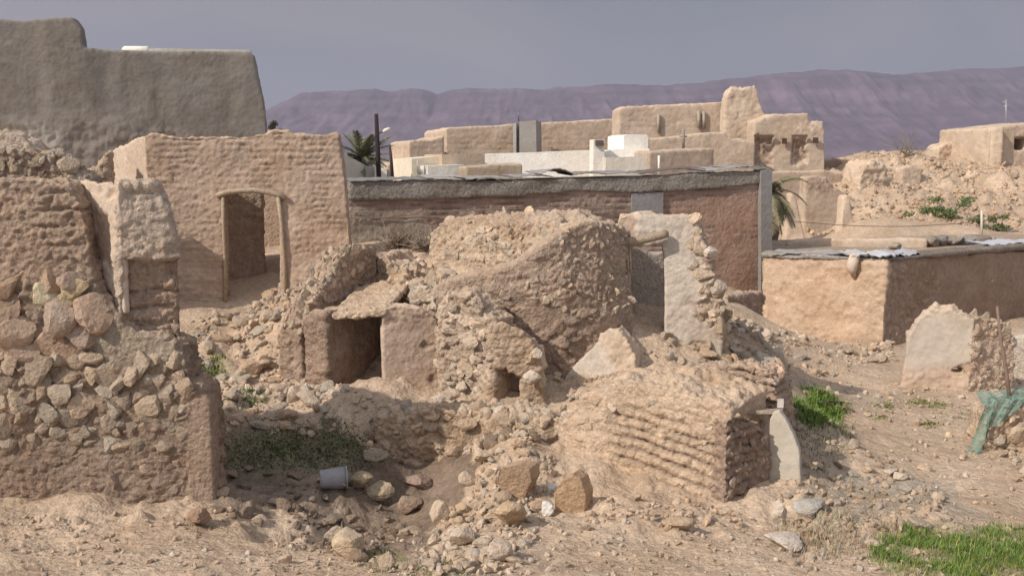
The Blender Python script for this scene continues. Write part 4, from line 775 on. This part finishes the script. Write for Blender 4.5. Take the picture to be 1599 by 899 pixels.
wall('front_panel', [seg((595, 540, 15.15), (686, 540, 15.35), [(595, 486), (612, 479), (640, 481), (668, 488), (686, 500)], .32, .6)], vox=.028, style=('plaster', dict(col=MUD * 1.06, a=2.4, chip=MUDB)), erode=.06,
     zones=[('mud', dict(col=MUD * 1.03, a=1.1), [(600, 478), (690, 478), (690, 500), (600, 496)]), ('plaster', dict(col=PALE * 1.05, a=1), [(592, 484), (600, 484), (600, 610), (592, 610)])], parent=nr_, mats=M_WALL)
wall('rubble_wall', [seg((604, 450, 16.6), (745, 450, 15.9), [(604, 412), (622, 420), (648, 432), (700, 440), (745, 452)], .7, .6), seg((640, 480, 16.0), (740, 480, 15.4), [(640, 452), (680, 456), (740, 470)], .6, .6)], vox=.035, style=('rubble', dict(size=.2, col=SAND * .95, scol=STONE * .95, a=1.4, seed=117)), erode=.14,
     embed=[(None, 50, .1, .24, STONE, .15), ([(640, 440), (745, 450), (745, 500), (640, 490)], 50, .12, .24, STONE * .97, .15)], label='stony wall top joining the niche ruin to the curved wall')
# stub with niche
wall('niche_wall', [seg((682, 560, 14.9), (770, 560, 14.35), [(682, 520), (690, 480), (700, 462), (722, 458), (738, 468), (752, 490), (770, 500)], .55, .6),
                    seg((765, 560, 14.35), (846, 560, 14.35), [(765, 502), (785, 508), (806, 518), (825, 532), (836, 548), (842, 575), (845, 600), (850, 650)], .5, .6, holes=[[(764, 573), (790, 571), (816, 588), (816, 640), (766, 640)]]), seg((760, 600, 14.78), (830, 600, 14.78), [(760, 560), (830, 565)], .3, .6)], vox=.026,
     style=('mud', dict(col=SAND * .98, a=1.1, seed=121)), erode=.10, zones=[('rubble', dict(size=.2, col=MUD * .95, scol=STONE, a=1.4), [(684, 455), (765, 455), (765, 560), (735, 640), (690, 650)])],
     embed=[([(684, 465), (760, 470), (745, 640), (690, 640)], 55, .11, .24, STONE, .15), ([(822, 535), (848, 540), (850, 600), (828, 600)], 7, .16, .24, STONE * 1.15, .05)],
     label='sunlit mud stub with a small square niche, in the middle of the ruins')
wall('stone_ledge', [seg((585, 660, 14.0), (760, 650, 13.6), [(585, 656), (640, 644), (700, 642), (760, 648)], .7, .3), seg((752, 660, 13.6), (885, 650, 13.3), [(752, 656), (800, 655), (850, 650), (885, 655)], .6, .3)], vox=.032,
     style=('rubble', dict(size=.26, col=SAND * .95, scol=SAND * 1.0, a=1.2, seed=125)), erode=.12,
     embed=[([(590, 640), (885, 635), (885, 700), (590, 690)], 70, .14, .3, STONE * .95, .2), (None, 45, .1, .26, STONE, .2)], label='low retaining ledge of stones and earth above the pit')
# brick slope corner in front
mb = thing('mudbrick_corner', P(1130, 790, 11.6), 'slumped corner of a mud brick building with tilted courses, right of centre foreground', 'ruined building')
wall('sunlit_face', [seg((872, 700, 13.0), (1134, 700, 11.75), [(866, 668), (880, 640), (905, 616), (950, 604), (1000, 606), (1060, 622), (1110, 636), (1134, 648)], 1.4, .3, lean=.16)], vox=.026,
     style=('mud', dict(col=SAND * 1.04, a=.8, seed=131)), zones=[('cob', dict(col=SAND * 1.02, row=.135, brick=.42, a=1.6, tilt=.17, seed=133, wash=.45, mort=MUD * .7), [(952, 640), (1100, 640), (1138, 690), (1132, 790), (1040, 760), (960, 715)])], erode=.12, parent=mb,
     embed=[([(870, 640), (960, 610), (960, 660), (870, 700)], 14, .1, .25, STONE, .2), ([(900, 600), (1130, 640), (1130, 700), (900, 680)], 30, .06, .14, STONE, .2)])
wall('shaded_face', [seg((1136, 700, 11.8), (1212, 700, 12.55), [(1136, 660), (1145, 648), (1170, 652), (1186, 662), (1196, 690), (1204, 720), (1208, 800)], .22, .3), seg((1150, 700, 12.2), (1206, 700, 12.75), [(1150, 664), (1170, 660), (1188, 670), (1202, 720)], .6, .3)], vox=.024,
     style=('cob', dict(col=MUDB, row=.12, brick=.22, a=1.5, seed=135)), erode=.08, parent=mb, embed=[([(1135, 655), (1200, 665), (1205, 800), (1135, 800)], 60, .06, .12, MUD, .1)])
wall('plaster_slab', [seg((1200, 720, 12.45), (1252, 720, 12.25), [(1200, 700), (1201, 655), (1206, 643), (1216, 640), (1227, 655), (1240, 680), (1249, 705), (1251, 760), (1251, 776)], .13, .3)], vox=.02,
     style=('plaster', dict(col=C3(.47, .42, .35), a=.8)), parent=mb, mats=M_PLASTER, label='upright grey plaster slab at the corner')
wall('upper_wall', [seg((1050, 610, 14.4), (1216, 610, 13.4), [(1048, 612), (1062, 592), (1078, 579), (1095, 576), (1130, 573), (1170, 574), (1196, 577), (1209, 588), (1214, 610), (1216, 660)], .6, .3)], vox=.028,
     style=('cob', dict(col=MUD * 1.0, row=.13, brick=.36, a=1.6, seed=137, wash=.25)), erode=.10, parent=mb, embed=[(None, 26, .08, .18, MUD * 1.1, .2)])
wall('infill', [seg((1000, 640, 13.6), (1190, 640, 12.9), [(1000, 628), (1060, 632), (1120, 644), (1165, 652), (1190, 656)], 1.0, .3)], vox=.04, style=('mud', dict(col=MUD * 1.05, a=1.0)), erode=.06, parent=mb)
g = Geo(); quadbox(g, [P(1140, 641, 12.6), P(1222, 640, 12.5), P(1222, 637, 13.1), P(1140, 638, 13.1)], (0, 0, -.05), C3(.42, .35, .28)); g.link('plank', M_WOOD, mb)
g = Geo(); quadbox(g, [P(1214, 622, 12.9), P(1224, 622, 12.9), P(1224, 622, 13.05), P(1214, 622, 13.05)], (0, 0, -.13), C3(.6, .55, .48)); g.link('peg', M_PLASTER, mb)
wall('plastered_wall', [seg((878, 560, 15.0), (990, 560, 14.7), [(876, 594), (892, 572), (915, 548), (938, 526), (958, 519), (975, 535), (990, 560)], .5, .6, lean=.25)], vox=.035, style=('plaster', dict(col=PLAST * .93, a=2, chip=SAND)), zones=[('mud', dict(col=SAND, a=1.3), [(935, 515), (1000, 515), (1000, 600), (968, 600)])], erode=.06, mats=M_WALL, label='small triangular patch of pale plastered wall at the foot of the curved wall')
print('walls', round(time.time() - T0, 1))
# ================================================================== loose stones
def wpoly(poly): return [ground_hit(*q)[:2] for q in poly]
def pts_in(poly, n, rng):
    wp = wpoly(poly); a = np.array(wp); lo, hi = a.min(0), a.max(0); out = []
    while len(out) < n:
        q = rng.uniform(lo, hi, (n * 3, 2)); m = inpoly(q[:, 0], q[:, 1], wp); out += list(q[m])
        if not m.any(): break
    return np.array(out[:n])
ZONES = [  # outline, fine count, size range, colour, big count, big size range, label, group
 ([(295, 505), (440, 450), (545, 392), (560, 430), (480, 500), (500, 600), (590, 640), (500, 690), (340, 660)], 1700, .03, .20, STONE, 72, .18, .34, 'pale angular rubble stone on the slope below the mud house doorway', 'stones on the doorway slope'),
 ([(560, 640), (700, 640), (880, 645), (860, 700), (780, 720), (690, 700), (580, 720)], 500, .04, .18, STONE, 26, .16, .30, 'pale stone tumbled at the foot of the low ledge above the pit', 'stones under the ledge'),
 ([(780, 700), (880, 700), (850, 800), (800, 899), (620, 899), (700, 800), (740, 730)], 800, .03, .16, STONE * 1.02, 36, .13, .27, 'sunlit stone on the right bank of the dark pit', 'stones on the pit bank'),
 ([(1030, 540), (1060, 490), (1130, 490), (1200, 520), (1230, 580), (1190, 600), (1090, 580)], 1500, .05, .24, STONE * .85, 64, .18, .42, 'stone in the shaded rubble heap beside the broken doorway', 'stones beside the broken doorway'),
 ([(1185, 505), (1390, 535), (1400, 565), (1200, 545)], 420, .05, .22, STONE, 16, .2, .36, 'stone lying at the foot of the ochre wall', 'stones under the ochre wall'),
 ([(1230, 560), (1599, 600), (1640, 820), (1240, 820)], 900, .03, .14, STONE, 14, .14, .24, 'small stone scattered on the bare yard at right', 'stones on the yard'),
 ([(1210, 770), (1300, 690), (1440, 730), (1480, 790), (1400, 860), (1240, 899), (1200, 840)], 620, .03, .15, STONEG * C3(1.05, .98, .9), 22, .14, .28, 'greyish stone in the litter below the upright plaster slab', 'stones below the plaster slab'),
 ([(-100, 800), (1700, 810), (1700, 899), (-100, 899)], 2600, .02, .09, STONE * .95, 12, .10, .18, 'small stone on the bare foreground soil', 'stones on the foreground soil'),
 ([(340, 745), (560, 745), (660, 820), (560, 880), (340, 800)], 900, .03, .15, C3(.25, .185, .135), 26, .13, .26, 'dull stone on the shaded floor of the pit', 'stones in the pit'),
 ([(860, 570), (1060, 560), (1080, 600), (880, 630)], 300, .04, .16, STONE * 1.0, 8, .14, .22, 'stone on the earth mound behind the tilted mud brick face', 'stones on the mound'),
 ([(940, 780), (1200, 800), (1190, 830), (900, 830)], 400, .02, .12, SAND * 1.05, 4, .12, .18, 'small stone at the foot of the tilted mud brick face', 'stones under the mud brick face'),
 ([(1240, 372), (1640, 372), (1640, 250), (1350, 240), (1300, 300)], 3200, .07, .34, SAND * .98, 0, 0, 0, '', ''),
 ([(1410, 570), (1590, 580), (1599, 610), (1400, 600)], 220, .03, .16, STONE, 6, .14, .24, 'stone at the foot of the small plastered ruin', 'stones under the plastered ruin'),
 ([(1530, 680), (1640, 680), (1640, 730), (1540, 720)], 200, .03, .16, STONE, 8, .12, .22, 'pale stone fallen in front of the netted stone pile', 'stones by the netted pile'),
 ([(560, 385), (960, 385), (900, 400), (600, 420)], 200, .06, .3, MUDB, 0, 0, 0, '', ''),
]
rng = np.random.default_rng(5)
gr_ = Geo(); ROCKV = []
for k in range(10):
    for j, c in enumerate((STONE, SAND * .95, STONEG * 1.1, C3(.27, .20, .145))):
        g = Geo(); V = stone_shape(3, 10, rng) * np.array([1.1, .85, .75]); g.add(V * .5, ICO[3][1], stone_col(1, c, rng, .1)[0], 0, False); me = g.mesh('stone', [M_ROCK], (0, 0, 0)); ROCKV.append(me)
nrock = 0
for poly, n, s0, s1, col, nb_, b0, b1, lab, grp in ZONES:
    q = pts_in(poly, n + nb_, rng); z = gz(q[:, 0], q[:, 1])
    keep = fbm(np.stack([q[:, 0], q[:, 1], z * 0], 1), 1.3, 3, 91) > -.30
    sz = s0 + (s1 - s0) * rng.random(len(q)) ** 3.2; cc = stone_col(len(q), col, rng)
    P3 = np.stack([q[:, 0], q[:, 1], z + sz * .12], 1)
    sel = np.nonzero(keep[:n])[0]; add_stones(gr_, P3[sel], sz[sel], cc[sel], rng=rng)
    for i in range(n, n + nb_):
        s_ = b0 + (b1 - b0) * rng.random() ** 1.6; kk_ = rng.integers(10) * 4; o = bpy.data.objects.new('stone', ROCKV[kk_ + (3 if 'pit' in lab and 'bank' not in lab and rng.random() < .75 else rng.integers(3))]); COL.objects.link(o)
        o.location = (q[i, 0], q[i, 1], z[i] + s_ * .16); o.rotation_euler = (rng.uniform(-.5, .5), rng.uniform(-.5, .5), rng.uniform(0, 6.3)); o.scale = (s_ * rng.uniform(.9, 1.2), s_, s_ * rng.uniform(.75, 1.0)); nrock += 1
        tag(o, lab, 'stone', grp)
tag(gr_.link('rubble', M_ROCK, origin=(0, 0, 0)), kind='stuff')
print('rocks', nrock, round(time.time() - T0, 1))
def named_rock(px, py, wpx, hpx, col, label, k=9, yaw=0.0, Y=None, seed=0, sink=.12, dp=.8):
    p = ground_hit(px, py) if Y is None else P(px, py, Y); w_ = wpx / FPX * p[1]; h_ = hpx / FPX * p[1]; r = np.random.default_rng(seed + int(px))
    D = stone_shape(3, k, r); D = D / np.abs(D).max(0); D = D * np.array([w_ / 2, w_ / 2 * dp, h_ / 2 * (1 + sink)]); c, s_ = math.cos(yaw), math.sin(yaw); D = D @ np.array([[c, s_, 0], [-s_, c, 0], [0, 0, 1]])
    g = Geo(); g.add(D + p + [0, w_ * .3, h_ * (.5 - sink / 2)], ICO[3][1], np.clip(col, 0, .9), 0, False); return tag(g.link('stone', M_ROCK), label, 'stone')
def hull_rock(px, py, prof_, depth, col, label):     # an upright block with the outline of the photo, bevelled
    p = ground_hit(px, py); A = np.array([p[0], p[1], p[2]]); pts = [A + np.array([x, 0, z]) for x, z in prof_]
    V, F = prism(pts, [], np.array([.12, depth, 0])); Vr, Nr, Fr = remesh([(V, F)], .016); f = fbm(Vr, 3, 3, 7); d = .022 * f + .008 * fbm(Vr, 14, 3, 9) - .012
    c = col * (1 + .2 * fbm(Vr, 4, 3, 3))[:, None]; g = Geo(); g.add(Vr + Nr * d[:, None], Fr, c, 0, True); return tag(g.link('stone', M_ROCK), label, 'stone')
hull_rock(888, 803, [(-.17, -.08), (-.20, .24), (-.10, .40), (.04, .50), (.15, .42), (.21, .22), (.20, -.08)], .26, C3(.50, .34, .21), 'upright orange brown block standing alone in the centre foreground')
hull_rock(806, 782, [(-.17, -.06), (-.2, .14), (-.26, .22), (-.22, .40), (.02, .46), (.17, .40), (.2, .25), (.14, .1), (.1, -.06)], .3, C3(.42, .29, .19), 'large brown block with an overhanging top, left of the orange block')
for a in [(853, 806, 26, 22, WHITE * .9, 'small round whitish stone at the foot of the orange block'), (862, 768, 16, 14, WHITE, 'white chip lying behind the left side of the orange block'),
          (775, 878, 56, 30, C3(.56, .45, .36), 'flat pale slab stone near the bottom centre edge'), (722, 858, 48, 32, STONE * 1.05, 'rounded pale stone low on the pit bank, left of the flat slab'),
          (684, 818, 36, 36, STONE * 1.08, 'round pale boulder on the rim of the pit bank'), (794, 826, 60, 40, C3(.50, .37, .24), 'tan wedge stone below the large overhanging block'),
          (752, 732, 40, 30, STONE * 1.1, 'pale stone on the crest of the pit bank left of the overhanging block'), (728, 762, 46, 26, STONE, 'long pale stone on the upper pit bank'),
          (548, 872, 70, 40, C3(.55, .44, .32), 'broad pale boulder at the lower left rim of the pit'), (520, 852, 40, 26, STONE, 'lesser boulder touching the broad pale boulder at the pit rim'), (600, 892, 34, 30, STONE * .9, 'blunt stone at the bottom edge left of the pit bank'),
          (1222, 822, 34, 42, C3(.60, .50, .40), 'rounded cream boulder below the upright plaster slab'), (1268, 812, 62, 30, C3(.44, .40, .35), 'long grey slab stone right of the cream boulder'), (1236, 862, 76, 22, C3(.58, .50, .43), 'flat pinkish white stone under the cream boulder'),
          (1391, 748, 22, 16, C3(.6, .5, .42), 'left one of a pale pair of stones in the yard'), (1408, 750, 26, 14, C3(.58, .48, .38), 'right one of a pale pair of stones in the yard'),
          (1062, 830, 60, 24, SAND * .9, 'half buried brown lump in the foreground right of the orange block'), (560, 770, 46, 30, C3(.42, .33, .21), 'yellowish stone beside the fallen bucket'), (590, 785, 54, 30, C3(.44, .35, .24), 'yellow brown boulder on the pit floor right of the bucket'),
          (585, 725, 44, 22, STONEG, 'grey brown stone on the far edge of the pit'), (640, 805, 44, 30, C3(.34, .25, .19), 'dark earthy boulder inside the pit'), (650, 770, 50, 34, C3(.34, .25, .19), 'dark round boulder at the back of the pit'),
          (480, 640, 44, 34, STONE * .95, 'blocky stone left of the dark niche opening'), (455, 630, 36, 30, STONE * 1.05, 'leaning pale stone on the slope left of the niche ruin'),
          (312, 830, 50, 34, C3(.36, .25, .18), 'reddish brown stone at the right foot of the near left wall'), (370, 668, 40, 20, STONE * .95, 'flat pale stone beyond the shadow of the near left wall')]:
    named_rock(*a[:6], seed=3)
for a in [(836, 562, 24, 18, 14.2, 'pale stone at the top of the niche stub right edge'), (832, 600, 32, 24, 14.1, 'white rounded boulder beside the small niche'), (1112, 404, 26, 20, 15.9, 'pale stone jutting from the ragged side of the doorway wall')]:
    named_rock(a[0], a[1], a[2], a[3], C3(.64, .55, .45), a[5], Y=a[4], seed=5)

# ================================================================== plants
def blades(poly, n, h0, h1, col, name='grass', label=None, wd=.008, lean=.5, seed=1, extra=None, cat=None, clump=0.0):
    rng = np.random.default_rng(seed); q = pts_in(poly, n, rng)
    if clump:
        q3 = np.concatenate([q, np.zeros((len(q), 1))], 1); q = q[fbm(q3, 2.0, 3, seed) > clump]
    jit = rng.normal(size=q.shape) * .06; q = q + jit; n = len(q); z = gz(q[:, 0], q[:, 1]) - .01
    a = rng.uniform(0, 6.283, n); h = rng.uniform(h0, h1, n) * (.6 + .4 * rng.random(n)); l = h * rng.uniform(.1, lean, n); w_ = wd * rng.uniform(.7, 1.5, n)
    dx, dy = np.cos(a), np.sin(a); base = np.stack([q[:, 0], q[:, 1], z], 1); side = np.stack([-dy, dx, a * 0], 1) * w_[:, None]; out_ = np.stack([dx, dy, a * 0], 1)
    mid = base + out_ * (l * .35)[:, None] + np.array([0, 0, 1]) * (h * .6)[:, None]; tip = base + out_ * l[:, None] + np.array([0, 0, 1]) * h[:, None]
    V = np.stack([base - side, base + side, mid + side * .8, mid - side * .8, tip], 1).reshape(-1, 3); k = np.arange(n)[:, None] * 5
    c = np.repeat(np.array(col)[None] * rng.uniform(.6, 1.35, (n, 1)) * np.stack([rng.uniform(.8, 1.4, n), np.ones(n), rng.uniform(.8, 1.2, n)], 1), 5, 0)
    g = Geo(); g.add(V, [k + np.array([[0, 1, 2, 3]]), k + np.array([[3, 2, 4]])], c, 0, False); o = g.link(name, M_LEAF, origin=(0, 0, 0)); tag(o, kind='stuff'); return o
GR = (.12, .205, .045)
fg = [(1372, 850), (1400, 838), (1430, 828), (1470, 840), (1520, 836), (1560, 822), (1700, 830), (1720, 905), (1400, 905), (1380, 885), (1350, 880)]
blades(fg, 15000, .04, .13, GR, seed=2, wd=.0035, clump=-.12, lean=.9)
blades(fg, 5000, .03, .11, (.17, .22, .06), seed=3, wd=.0035, clump=.0, lean=1.1)
blades(fg, 350, .10, .24, (.36, .32, .16), seed=23, wd=.003, clump=.0, lean=.9, name='dry_grass')
blades([(1246, 625), (1262, 612), (1290, 616), (1318, 636), (1305, 655), (1285, 672), (1258, 668), (1243, 648)], 4200, .05, .20, (.125, .21, .05), seed=4, wd=.008, clump=-.16, lean=1.1)
blades([(1246, 625), (1262, 612), (1290, 616), (1318, 636), (1305, 655), (1285, 672), (1258, 668), (1243, 648)], 1500, .05, .16, (.20, .22, .08), seed=24, wd=.008, clump=-.05, lean=1.1)
blades([(1310, 640), (1430, 624), (1500, 630), (1512, 655), (1450, 670), (1420, 655), (1350, 655)], 4200, .02, .08, (.19, .21, .09), seed=5, wd=.010, clump=.05, lean=1.2)
blades([(333, 690), (430, 668), (560, 672), (606, 700), (590, 728), (480, 738), (335, 742)], 6000, .02, .055, (.17, .18, .10), seed=6, wd=.009, clump=.0, lean=1.3)
blades([(380, 700), (480, 676), (560, 690), (590, 712), (500, 725), (400, 720)], 2800, .02, .06, (.14, .16, .075), seed=26, wd=.009, clump=.02, lean=1.3)
blades([(286, 562), (345, 560), (345, 590), (290, 590)], 700, .04, .11, (.15, .20, .07), seed=7, wd=.010, clump=0, lean=1.2)
blades([(380, 610), (410, 610), (410, 640), (380, 640)], 250, .04, .10, (.14, .18, .06), seed=8, wd=.01)
blades([(660, 870), (720, 868), (735, 899), (650, 899)], 900, .02, .07, (.16, .20, .07), seed=9, wd=.004, lean=1)
blades([(560, 870), (600, 850), (640, 880), (600, 899)], 600, .02, .07, (.17, .20, .07), seed=10, wd=.004, lean=1)
blades([(1200, 830), (1330, 800), (1350, 860), (1260, 880)], 1500, .05, .16, (.32, .28, .19), name='dry_grass', seed=11, wd=.0035, clump=-.1, lean=1)
blades([(1230, 650), (1330, 640), (1330, 700), (1250, 760)], 900, .03, .10, (.16, .17, .08), name='dry_grass', seed=12, wd=.006, clump=0, lean=1.2)
def leafball(g, c, r, n, s_, col, rng, sq=.7):
    D = rng.normal(size=(n, 3)); D /= np.linalg.norm(D, axis=1)[:, None]; D = D * (r * rng.random(n) ** .45)[:, None] * [1, 1, sq] + c
    e = rng.normal(size=(n, 3)); e /= np.linalg.norm(e, axis=1)[:, None]; f = np.cross(e, rng.normal(size=(n, 3))); f /= np.linalg.norm(f, axis=1)[:, None]
    V = np.stack([D - e * s_, D + f * s_ * .4, D + e * s_, D - f * s_ * .4], 1).reshape(-1, 3); k = np.arange(n)[:, None] * 4
    g.add(V, [k + np.array([[0, 1, 2, 3]])], np.repeat(np.array(col)[None] * rng.uniform(.6, 1.4, (n, 1)), 4, 0))
def shrub(px, py, Y, rx_, n, s_, col, label, name='shrub', blobs=7, sq=.6, stem=C3(.2, .15, .1)):
    rng = np.random.default_rng(int(px)); p = P(px, py, Y); p[2] = gz(p[0], p[1])[0] if Y < 75 else p[2]; top = P(px, py, Y)[2]
    t = thing(name, p, label, 'shrub'); g = Geo(); g2 = Geo()
    for k in range(blobs):
        o_ = rng.normal(size=3) * rx_ * [.6, .4, .28]; c = np.array([p[0], Y, max(top, p[2] + rx_ * .35)]) + o_
        leafball(g, c, rx_ * .38, n // blobs, s_, col, rng, sq); tube(g2, [p, (p + c) / 2 + rng.normal(size=3) * .05 * rx_, c], [rx_ * .035, rx_ * .02, rx_ * .01], stem, 5)
    g.link('foliage', M_LEAF, t); g2.link('stem', M_WOOD, t); return t
shrub(1478, 328, 42, 1.0, 1500, .07, (.13, .17, .07), 'low green bush sprawling on the right hillside slope', blobs=11, sq=.45)
shrub(1560, 352, 40, .7, 700, .06, (.12, .14, .07), 'thin olive bush at the lower right of the hillside', blobs=7, sq=.4)
shrub(1530, 340, 41.5, .5, 400, .06, (.16, .17, .09), 'small olive tuft between the two hillside bushes', blobs=5, sq=.5)
shrub(432, 200, 27, .26, 300, .05, (.10, .085, .06), 'dark twiggy tuft rising behind the mud house roof line', blobs=6, sq=.9)
def twig_bush(px, py, Y, r, n, label, col=C3(.27, .21, .16)):
    rng = np.random.default_rng(int(px)); p = P(px, py, Y); p[2] = gz(p[0], p[1])[0]; g = Geo()
    for k in range(n):
        d = rng.normal(size=3); d[2] = abs(d[2]) * .9 + .3; d /= np.linalg.norm(d); L = r * rng.uniform(.5, 1.1); m = p + d * L * .55 + rng.normal(size=3) * .06 * r; e = p + d * L + rng.normal(size=3) * .16 * r
        tube(g, [p + rng.normal(size=3) * [.2, .2, 0] * r, m, e], [.012, .008, .004], col * rng.uniform(.7, 1.3), 4)
    tag(g.link('dry_bush', M_WOOD), label, 'bush')
twig_bush(622, 398, 19.6, .5, 200, 'leafless brown bush in the dip between the niche ruin and the brick building')
twig_bush(665, 400, 19.0, .5, 90, 'smaller leafless bush against the left end of the sunlit rubble heap')
twig_bush(1415, 250, 54, 1.6, 60, 'dry bush on the brow of the right hillside', C3(.3, .25, .18))
def palm(px, py, Y, nf, L, col, label, droop=1.0, dead=0, seed=1):
    rng = np.random.default_rng(seed); c = P(px, py, Y); base = np.array([c[0] + .1, c[1], gz(c[0], c[1])[0] - .1]); t = thing('palm_tree', base, label, 'palm tree')
    g = Geo(); k = 14; tube(g, [base + (c - base) * i / k + [.03 * math.sin(i), 0, 0] for i in range(k + 1)], [.24 + .03 * (i % 2) for i in range(k)] + [.2], C3(.24, .18, .13), 12, wob=.15); g.link('trunk', M_WOOD, t)
    def frond(a, el, L, dr, cc, nm):
        g = Geo(); K = 12; d = np.array([math.cos(a) * math.cos(el), math.sin(a) * math.cos(el), math.sin(el)]); p = c.copy(); pts = [p.copy()]
        for i in range(K): d = d + np.array([0, 0, -dr / K]); d /= np.linalg.norm(d); p = p + d * L / K; pts.append(p.copy())
        tube(g, pts, [.022 * (1 - i / (K + 2)) for i in range(K + 1)], np.array(cc) * 1.2, 4); V = []; F = []
        for i in range(1, K * 4):
            f = i / 4; j = min(int(f), K - 1); q = pts[j] + (pts[j + 1] - pts[j]) * (f - j); dd = pts[j + 1] - pts[j]; dd /= np.linalg.norm(dd); s = np.cross(dd, [0, 0, 1]); s /= np.linalg.norm(s) + 1e-6; ll = L * .22 * math.sin(math.pi * min(1, .15 + .85 * f / K)) ** .6
            for sg in (-1, 1):
                e = q + (s * sg * .8 + dd * .75 + np.array([0, 0, -.25 + rng.uniform(-.25, .15)])) * ll; w_ = dd * .022; n_ = len(V); V += [q - w_, q + w_, e]; F.append([n_, n_ + 1, n_ + 2])
        g.add(V, np.array(F), np.array(cc) * rng.uniform(.75, 1.25)); g.link(nm, M_LEAF, t)
    for i in range(nf): frond(i * 2.399, rng.uniform(-.1, 1.35), L * rng.uniform(.8, 1.05), droop * rng.uniform(.8, 1.4), col, 'frond')
    for i in range(dead): frond(i * 2.399, rng.uniform(-1.2, -.3), L * rng.uniform(.7, 1.1), 1.4, (.30, .25, .17), 'dead_frond')
palm(566, 250, 38, 48, 1.45, (.19, .185, .125), 'dark palm crown showing above the brick building beside the utility pole', seed=3, droop=.9)
palm(1203, 300, 33, 20, 1.5, (.20, .18, .11), 'shaggy palm with hanging dry fronds behind the right corner of the brick building', droop=1.7, dead=34, seed=5)

# ================================================================== bucket, pole, net
b0 = ground_hit(522, 764); bk = thing('bucket', b0, 'grey plastic bucket lying on its side in the shaded pit', 'bucket')
def lathe(g, prof_, M, col, n=28, close=True):
    V = [];
    for (t, r) in prof_:
        for j in range(n): q = 2 * math.pi * j / n; V.append(M @ np.array([t, r * math.cos(q), r * math.sin(q)]))
    F = [[i * n + j, i * n + (j + 1) % n, (i + 1) * n + (j + 1) % n, (i + 1) * n + j] for i in range(len(prof_) - 1) for j in range(n)]
    g.add(np.array(V), np.array(F), col, 0, True)
a_ = math.radians(14); Mz = np.array([[math.cos(a_), -math.sin(a_), 0], [math.sin(a_), math.cos(a_), 0], [0, 0, 1.0]]); g = Geo(); GB = C3(.31, .30, .315)
n0 = 0; lathe(g, [(-.19, .001), (-.19, .11), (-.18, .125), (.0, .14), (.17, .152), (.17, .145), (0, .132), (-.165, .118), (-.17, .001)], Mz, GB); g.V = [v + b0 + [0, 0, .13] for v in g.V]; g.link('bucket_body', M_PLASTER, bk)
g = Geo(); lathe(g, [(.155, .152), (.155, .165), (.175, .166), (.178, .150)], Mz, GB * .95); g.V = [v + b0 + [0, 0, .13] for v in g.V]; rim_ = g.link('rim', M_PLASTER, bk)
g = Geo(); tube(g, [b0 + [.15 + .12 * math.sin(q), -.16 * math.cos(q), .13 - .02 - .1 * math.sin(q)] for q in np.linspace(0, math.pi, 12)], .004, C3(.3, .3, .3), 5); child_of(g, 'handle', M_METAL, rim_)
# stone pile with net
pc = ground_hit(1590, 705)
wall('stone_pile', [seg((1542, 670, pc[1] + .1), (1660, 670, pc[1] + .2), [(1546, 690), (1548, 655), (1560, 640), (1600, 632), (1640, 636), (1660, 660)], .7, -.2)], vox=.03, style=('rubble', dict(size=.26, col=SAND, scol=STONE * 1.05)), erode=.1, embed=[(None, 12, .1, .2, STONE, .1), ([(1546, 640), (1660, 640), (1660, 700), (1546, 700)], 34, .16, .30, STONE * 1.05, .05)], label='low stone pile at the right edge with green netting thrown over it', cat='stone pile')
g = Geo(); nu, nv = 64, 40; V = []; Yn = pc[1] - .02
for j in range(nv):
    for i in range(nu):
        u, v = i / (nu - 1), j / (nv - 1); x = 1536 + 150 * u + 14 * (1 - u) * (v - .3) * -1.6; y = 616 + (10 + 26 * (1 - abs(u - .12)) + 10 * math.sin(9 * u)) * v + 5 * math.sin(5 * u + 1)
        if u < .1: y += (62 - 300 * u) * v * 1.15 if u < .2 else 0; 
        if u < .1: x -= (.1 - u) * 160 * v
        p = P(x, y, Yn + .10 * (1 - v) + .035 * math.sin(u * 38 + 2 * v) * (.4 + v)); 
        if v < .15: p[1] += (.15 - v) * 3.0
        V.append(p)
V = np.array(V); V += .012 * np.stack([fbm(V, 9, 3, 3), fbm(V, 9, 3, 4), fbm(V, 9, 3, 5)], 1)
F = np.array([[j * nu + i, j * nu + i + 1, (j + 1) * nu + i + 1, (j + 1) * nu + i] for j in range(nv - 1) for i in range(nu - 1)])
g.add(V, F, C3(.17, .26, .215)[None] * (1 + .25 * fbm(V * [1, 1, .3], 14, 3, 8))[:, None], 0, True); tag(g.link('green_net', M_NET), 'faded green netting draped over the stone pile at the right edge', 'net')
g = Geo(); p0, p1 = P(1578, 636, pc[1] + .25), P(1557, 478, pc[1] + .35); tube(g, [p0, p0 * .66 + p1 * .34 + [.01, 0, 0], p0 * .33 + p1 * .67 - [.012, 0, 0], p1], [.034, .03, .026, .02], C3(.24, .17, .13), 8); tag(g.link('wooden_pole', M_WOOD), 'leaning thin wooden pole rising from the green net at right', 'pole')
# bits of timber
for a in [((1272, 634), (1330, 634), 'left lying branch beside the bright green weeds'), ((1290, 640), (1335, 645), 'short branch beyond the bright green weeds'), ((880, 778), (960, 776), ''), ((1370, 830), (1392, 838), 'dark bent scrap of wood in the litter right of the cream boulder')]:
    if not a[2]: continue
    q0, q1 = ground_hit(*a[0]), ground_hit(*a[1]); g = Geo(); tube(g, [q0 + [0, 0, .03], (q0 + q1) / 2 + [0, .05, .07], q1 + [0, 0, .04]], [.02, .018, .01], C3(.25, .19, .14), 6, wob=.15); tag(g.link('branch', M_WOOD), a[2], 'branch')
print('done', round(time.time() - T0, 1))
